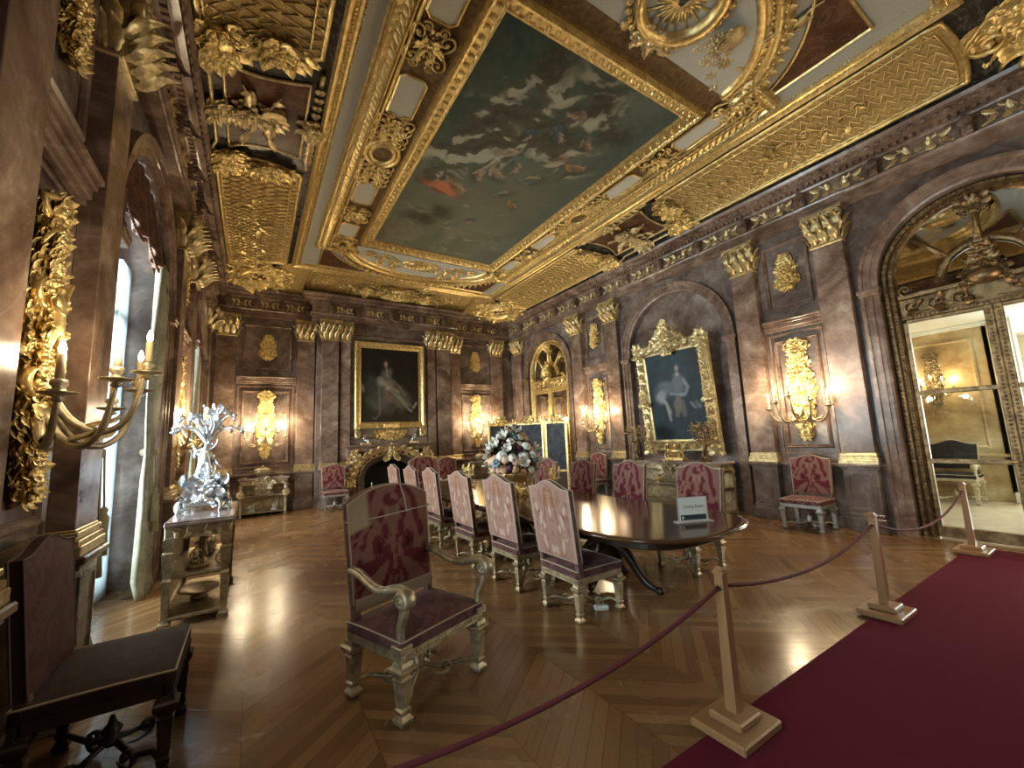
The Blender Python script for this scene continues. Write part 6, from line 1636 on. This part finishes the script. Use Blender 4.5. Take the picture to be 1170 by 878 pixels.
def vessel(name, lb, T, mat, s=1.0, kind='tureen', cat='ornament', group=None):
    r = thing(name, lb, cat, T, group)
    mb = MB()
    if kind == 'tureen':
        mb.add(lathe([(.13, 0), (.135, .012), (.08, .03), (.05, .05), (.12, .075), (.17, .12), (.18, .165), (.17, .18)], 22), SC(s * 1.25, s, s)); 
        for k in range(14): mb.add(LEAFN, SC(s * 1.25, s, s) @ RZ(2 * PI * k / 14) @ TR(.10, 0, .06) @ RY(-.8) @ SC(.12, .2, .15))
        for q in (1, -1): mb.add(tube([(q * .22 * s, 0, .13 * s), (q * .29 * s, 0, .20 * s), (q * .28 * s, 0, .12 * s), (q * .22 * s, 0, .10 * s)], .012 * s, 6))
        obj('bowl', mb, mat, r); mb = MB(); mb.add(lathe([(.175, .18), (.15, .21), (.09, .24), (.04, .255), (.03, .265), (.04, .28), (.025, .30), (.006, .32)], 22), SC(s * 1.25, s, s)); mb.add(ROS5, TR(0, 0, .29 * s) @ SC(.04 * s)); obj('lid', mb, mat, r)
    elif kind == 'group':
        mb.add(lathe([(.10, 0), (.10, .03), (.08, .04)], 14), SC(s * 1.2, s, s)); obj('base', mb, mat, r)
        mb = MB(); mb.add(FSEAT, TR(-.03 * s, 0, .02 * s) @ RZ(.5) @ SC(.30 * s)); mb.add(FSTAND, TR(.06 * s, .03 * s, .03 * s) @ RZ(-.4) @ SC(.26 * s)); mb.add(blob(10, 6), TR(0, 0, .06 * s) @ SC(.09 * s, .06 * s, .05 * s)); obj('figures', mb, mat, r)
    elif kind == 'bowl':
        mb.add(lathe([(.07, 0), (.08, .01), (.03, .03), (.10, .05), (.18, .09), (.19, .10), (.16, .09), (.04, .055)], 22), SC(s * 1.3, s, s)); obj('bowl', mb, mat, r)
    elif kind == 'casket':
        mb.box(-.2 * s, .2 * s, -.08 * s, .08 * s, .02 * s, .14 * s, c=.008); mb.box(-.22 * s, .22 * s, -.10 * s, .10 * s, 0, .025 * s, c=.006); mb.box(-.21 * s, .21 * s, -.09 * s, .09 * s, .14 * s, .16 * s, c=.005); rinceau(mb, BASIS((1, 0, 0), (0, 0, 1), (0, -1, 0), (0, -.08 * s, .08 * s)), .34 * s, .09 * s)
        obj('casket_body', mb, mat, r); mb = MB(); mb.add(blob(14, 6, True), TR(0, 0, .16 * s) @ SC(.19 * s, .075 * s, .06 * s)); mb.add(ROS5, TR(0, 0, .22 * s) @ SC(.03 * s)); obj('lid', mb, mat, r)
    else:   # clock
        mb.box(-.24 * s, .24 * s, -.09 * s, .09 * s, 0, .04 * s, c=.008); mb.box(-.20 * s, .20 * s, -.07 * s, .07 * s, .04 * s, .07 * s, c=.006)
        for q in (1, -1): mb.add(SCROLL, SC(q, 1, 1) @ BASIS((1, 0, 0), (0, 0, 1), (0, -1, 0), (.15 * s, -.04 * s, .12 * s)) @ SC(.18 * s)); mb.add(tube([(q * .12 * s, 0, .2 * s), (q * .24 * s, 0, .30 * s), (q * .22 * s, 0, .2 * s)], .012, 6))
        obj('base', mb, mat, r); mb = MB(); mb.add(lathe([(.05, .07), (.12, .12), (.17, .17), (.18, .23), (.15, .25), (.09, .28), (.02, .30), (.03, .33), (.006, .36)], 20), SC(s * 1.1, s * .7, s)); obj('urn', mb, mat, r)
    return r
# left console in front of the near window
lc = console('console_table', 'gilded console table with marble top and shelves in front of the near window', TR(-.415, 5.74, 0) @ RZ(PI / 2), 1.34, .52, .955, M_bronze, M_white, shelf_z=.44, mask=False)
# silver candelabrum
SX, SY, SZ = -.44, 5.88, .956
cd = thing('silver_candelabrum', 'tall many-branched silver candelabrum with figures and eagles on the window console', 'candelabrum', TR(SX, SY, SZ))
mb = MB(); mb.box(-.17, .17, -.17, .17, .045, .10, c=.015); mb.box(-.14, .14, -.14, .14, .10, .13, c=.01); mb.add(lathe([(.12, .13), (.14, .17), (.08, .20), (.10, .24), (.06, .27)], 18))
for k in range(4):
    R_ = RZ(PI / 4 + k * PI / 2); mb.add(SCROLL, R_ @ TR(.22, 0, .06) @ RX(PI / 2) @ SC(.14, .16, .5)); mb.add(blob(8, 5), R_ @ TR(.28, 0, .022) @ SC(.05, .035, .022)); mb.add(LEAFW, R_ @ TR(.12, 0, .10) @ RY(.2) @ SC(.16))
foliage(mb, BASIS((1, 0, 0), (0, 0, 1), (0, -1, 0), (0, -.15, .10)), lambda t: .12 * (1 - t) + .03, .18, 16, .1, 2, lift=.05); foliage(mb, BASIS((0, 1, 0), (0, 0, 1), (1, 0, 0), (.15, 0, .10)), lambda t: .12 * (1 - t) + .03, .18, 16, .1, 2, lift=.05)
obj('base', mb, M_silver, cd)
for k in range(4):     # eagles
    mb = MB(); R_ = RZ(PI / 4 + k * PI / 2) @ TR(.19, 0, .13); mb.add(blob(10, 7), R_ @ TR(0, 0, .07) @ RY(.3) @ SC(.035, .032, .065)); mb.add(blob(8, 6), R_ @ TR(.03, 0, .15) @ SC(.024, .02, .024)); mb.add(lathe([(.01, 0), (.001, .03)], 6), R_ @ TR(.05, 0, .148) @ RY(PI / 2 + .3))
    for s in (1, -1): mb.add(LEAFW, R_ @ TR(0, s * .02, .09) @ RZ(s * 1.1) @ RY(-.7) @ SC(.17, .2, .2)); mb.add(tube([(0, s * .015, .03), (.01, s * .018, 0)], .008, 5), R_)
    obj('eagle', mb, M_silver, cd)
mb = MB(); mb.add(tube([(0, 0, .2), (.02, .01, .35), (-.02, .0, .5), (.02, -.01, .65), (0, 0, .80), (0, 0, .92)], [.045, .032, .036, .028, .032, .022], 10))
for k in range(3): mb.add(FSTAND, RZ(2 * PI * k / 3 + .4) @ TR(.06, 0, .20 + .06 * k) @ RZ(PI / 2) @ SC(.44)); mb.add(FSEAT, RZ(2 * PI * k / 3 + 1.4) @ TR(.08, 0, .12 + .03 * k) @ RZ(PI / 2) @ SC(.34))
rr = random.Random(8)
for k in range(60):
    a = rr.uniform(0, 6.28); z = rr.uniform(.25, .98); s = rr.uniform(.07, .13); mb.add(LEAFW if k % 2 else LEAF, RZ(a) @ TR(.03, 0, z) @ RY(-rr.uniform(.5, 1.3)) @ SC(s * .62))
obj('figured_stem', mb, M_silver, cd)
for k in range(14):
    a = k * 2.4; tier = k % 3; e = (.33, .26, .17)[tier]; zt = (.84, .97, 1.06)[tier] + .02 * (k % 2)
    mb = MB(); P = np.array([(0, 0, .72 + .06 * tier), (e * .35, 0, .90 + .05 * tier), (e * .75, 0, zt + .07), (e, 0, zt + .02)]); tt = np.linspace(0, 3, 14); Q = np.stack([np.interp(tt, range(4), P[:, i]) for i in range(3)], 1)
    for _ in range(2): Q[1:-1] = (Q[:-2] + 2 * Q[1:-1] + Q[2:]) / 4
    Q[:, 1] = .03 * np.sin(tt * 2); mb.add(tube(Q, [.017 - .0007 * i for i in range(14)], 6), RZ(a)); mb.add(lathe([(.008, -.03), (.03, -.005), (.042, .0), (.012, .008), (.018, .02), (.022, .05), (.014, .052)], 10), RZ(a) @ TR(e, Q[-1][1], zt + .02))
    for q in (4, 7, 10): mb.add(LEAFW, RZ(a) @ TR(*Q[q]) @ RZ(.8 * (1 if q % 2 else -1)) @ RY(-.4) @ SC(.06))
    obj('branch', mb, M_silver, cd)
vessel('gilt_figure_group', 'small gilt figure group on the middle shelf of the window console', TR(-.42, 5.32, .466) @ RZ(.3), M_bronze, .85, 'group', 'ornament')
vessel('gilt_bowl', 'low bronze dish on the bottom shelf of the window console', TR(-.42, 5.6, .101) @ RZ(PI / 2), M_bronze, 1.0, 'bowl', 'bowl')
vessel('gilt_casket', 'gilt casket on the middle shelf of the window console behind the figure group', TR(-.42, 6.0, .466) @ RZ(PI / 2), M_bronze, .9, 'casket', 'casket')
# two consoles on the end wall
for x, lb, tn in ((.26, 'gilded console table against the end wall in the left corner', 'left corner console'), (6.3, 'gilded console table on the end wall behind the bouquet', 'console behind the bouquet')):
    console('console_table', lb, TR(x, 12.02, 0), 1.02, .44, .90, M_bronze, M_white, 'matching end-wall consoles', shelf_z=.46, scrollleg=True)
    vessel('covered_tureen', 'gilt covered tureen on the %s' % tn, TR(x - .03, 11.98, .901), M_bronze, .95, 'tureen', 'tureen')
    vessel('gilt_casket', 'gilt casket on the middle shelf of the %s' % tn, TR(x, 12.04, .486), M_bronze, 1.0, 'casket', 'casket')
    for dx, wd in ((-.25, 'left'), (.24, 'right')): vessel('white_figure_group', 'small white figure group on the bottom shelf, %s, of the %s' % (wd, tn), TR(x + dx, 11.96, .101), M_whitepaint, .72, 'group', 'figurine')
    for dx, wd in ((-.40, 'left'), (.36, 'right')): vessel('small_dish', 'tiny gilt dish %s of the tureen on the %s' % (wd, tn), TR(x + dx, 11.92, .901), M_gold, .28, 'bowl', 'dish')
# long console under the niche portrait
console('console_table', 'long gilded side table below the crested portrait in the niche', TR(7.50, 5.60, 0) @ RZ(-PI / 2), 2.30, .46, .99, M_bronze, M_white, shelf_z=.50)
vessel('gilt_urn_clock', 'gilt urn-shaped centrepiece on the side table below the niche portrait', TR(7.46, 5.52, .991) @ RZ(-PI / 2), M_gold, .95, 'clock', 'urn')
for y, lb in ((6.42, 'flower-branched candelabrum at the left end of the niche side table'), (4.78, 'flower-branched candelabrum at the right end of the niche side table')):
    r = candelabrum('gilt_candelabrum', lb, TR(7.36, y, .991), .74, 8, M_goldd, .19, group='pair of candelabra on the niche side table')
    mb = MB(); rr = random.Random(4)
    for k in range(46):
        a = rr.uniform(0, 6.28); e = rr.uniform(.05, .21); z = rr.uniform(.42, .76); mb.add((ROS5, LEAFW, LEAF)[k % 3], RZ(a) @ TR(e, 0, z) @ RY(rr.uniform(-.8, .8)) @ SC(rr.uniform(.03, .05) if k % 3 == 0 else rr.uniform(.06, .10)))
    obj('metal_flowers', mb, M_goldp, r)
vessel('gilt_bowl', 'gilt bowl on the middle shelf of the niche side table', TR(7.50, 5.3, .526), M_gold, 1.0, 'bowl', 'bowl')
vessel('gilt_figure_group', 'gilt figure group on the middle shelf of the niche side table', TR(7.50, 6.0, .526), M_gold, .8, 'group', 'ornament')

# ================================================================== FOLDING SCREEN
sc_ = thing('folding_screen', 'three-panel folding screen of dark blue leather in gilt frames before the mirrored doors', 'folding screen')
PTS = [(5.78, 10.55), (6.60, 10.35), (7.14, 9.62), (7.52, 9.02)]
for (x0, y0), (x1, y1) in zip(PTS[:-1], PTS[1:]):
    L = math.hypot(x1 - x0, y1 - y0); T = TR((x0 + x1) / 2, (y0 + y1) / 2, 0) @ RZ(math.atan2(y1 - y0, x1 - x0)); hw = L / 2 - .012
    mb = MB(); mb.box(-hw, -hw + .07, -.022, .022, 0.001, 2.06, c=.008); mb.box(hw - .07, hw, -.022, .022, 0.001, 2.06, c=.008)
    for z in (.06, .60, 1.96): mb.box(-hw + .06, hw - .06, -.02, .02, z, z + .06, c=.006)
    for s in (1, -1): mb.add(lathe([(.02, 2.06), (.035, 2.08), (.02, 2.10), (.03, 2.13), (.004, 2.17)], 8), TR(s * (hw - .035), 0, 0))
    cr = BASIS((1, 0, 0), (0, 0, 1), (0, -1, 0), (0, 0, 2.03)); foliage(mb, cr @ TR(0, 0, -.01), lambda t: .22 * (1 - t) ** 1.5 + .02, .16, 20, .10, 5, lift=.03)
    for s in (1, -1): mb.add(SCROLL, cr @ SC(s, 1, 1) @ TR(hw * .62, .01, 0) @ SC(.12, .08, .3)); mb.add(tube([(s * .1, .04, 0), (s * hw * .6, .0, 0), (s * hw * .85, .02, 0)], .014, 5), cr)
    pf_ = obj('gilt_panel_frame', mb, M_goldp if False else M_gold, sc_, T)
    c = Canvas(2 * hw - .12, 1.34, 50, 90); c.fill((.028, .040, .062)); n = vnoise(c.X, c.Y, 6, 4, 3); c.over(sm(n, .5, .62) * .6, (.060, .085, .12)); c.over((vnoise(c.X, c.Y, 20, 2, 6) > .62) * .4, (.11, .10, .07)); c.spot((hw - .06), .75, .16, .3, (.05, .06, .08), .6)
    P, F, Cc = c.grid(BASIS((1, 0, 0), (0, 0, 1), (0, -1, 0), (-hw + .06, 0, .63))); P[:, 1] -= .010
    ex = MB(); ex.box(-hw + .06, hw - .06, -.009, .010, .63, 1.97, mi=1); ex.box(-hw + .06, hw - .06, -.012, .012, .11, .61, mi=1)
    o = bpy.data.objects.new('leather_panel', attr_mesh('leather_panel', [(P, F, Cc)], [M_screen, plain('brown_leather', (.05, .03, .018), .5)], ex)); COL.objects.link(o); o.parent = pf_

# ================================================================== STANCHIONS AND ROPES
def stanchion():
    r = thing('rope_stanchion', '', 'stanchion')
    mb = MB(); z0 = .0; mb.box(-.18, .18, -.15, .15, 0, .045, c=.008); mb.box(-.10, .10, -.09, .09, .045, .085, c=.008); obj('base', mb, M_post, r)
    mb = MB(); v, f = cbox(-1, 1, -1, 1, 0, 1, 0); v = np.array(v, float); k = np.where(v[:, 2] > .5, .024, .031); v[:, 0] *= k; v[:, 1] *= k; v[:, 2] = .085 + v[:, 2] * .70; mb.add((v, f), None, 0, False); obj('post', mb, M_post, r)
    mb = MB(); mb.box(-.034, .034, -.034, .034, .785, .80, c=.004); mb.add(lathe([(.030, .80), (.034, .806), (.022, .816), (.004, .824)], 4, PI / 4), None, 0, False); obj('cap', mb, M_post, r)
    mb = MB(); 
    for s in (1, -1): mb.add(mould(ell(0, 0, .016, .016, n=14), [(0, 0), (-.004, .004), (0, .008)], True), BASIS((0, 1, 0), (0, 0, 1), (s, 0, 0), (s * .026, 0, .715)))
    obj('rope_eyelet', mb, M_goldp, r); return r
st = stanchion(); STX = ((2.24, 1.44, .0135, 'honey oak rope stanchion nearest the viewer, at the carpet edge'), (4.52, 1.45, .0135, 'middle oak rope stanchion on the carpet edge'), (7.30, 1.42, .0135, 'dark rope stanchion in front of the glazed doors'), (-.38, 1.42, .0135, 'rope stanchion below the left edge of view'))
for i, (x, y, z, lb) in enumerate(STX):
    if i == 0: st.matrix_world = MM(TR(x, y, z)); tag(st, lb, 'stanchion', 'oak stanchions holding the rope barrier')
    else: copy_tree(st, TR(x, y, z), lb)
def rope(x0, y0, x1, y1, sag, lb):
    P = []; n = 30
    for i in range(n + 1):
        t = i / n; P.append((x0 + (x1 - x0) * t, y0 + (y1 - y0) * t, .728 - sag * 4 * t * (1 - t)))
    P = np.array(P); c0 = P.mean(0); mb = MB(); mb.add(tube(P, .0105, 8))
    for k in range(2):
        ph = k * PI; Q = P.copy(); mb.add(tube(np.stack([P[:, 0], P[:, 1] + .004 * np.cos(np.arange(n + 1) * 2 + ph), P[:, 2] + .004 * np.sin(np.arange(n + 1) * 2 + ph)], 1), .0085, 6))
    tag(obj('barrier_rope', mb, M_ropered), lb, 'rope')
rope(-.35, 1.42, 2.21, 1.44, .17, 'red rope sagging across the lower foreground to the nearest post'); rope(2.27, 1.44, 4.49, 1.45, .12, 'red rope strung between the nearest and the middle post'); rope(4.55, 1.45, 7.27, 1.42, .20, 'rope strung from the middle post towards the glazed doors')

mb = MB(); mb.box(-.065, .065, -.035, .035, 0.001, .045, c=.012); o = obj('highlight_block', mb, M_card); o.matrix_world = MM(TR(2.76, 2.98, .0) @ RZ(-.5)); tag(o, 'small white block on the floor under the nearest left-hand dining chair', 'block')  # solid white block added in place of a reflected highlight
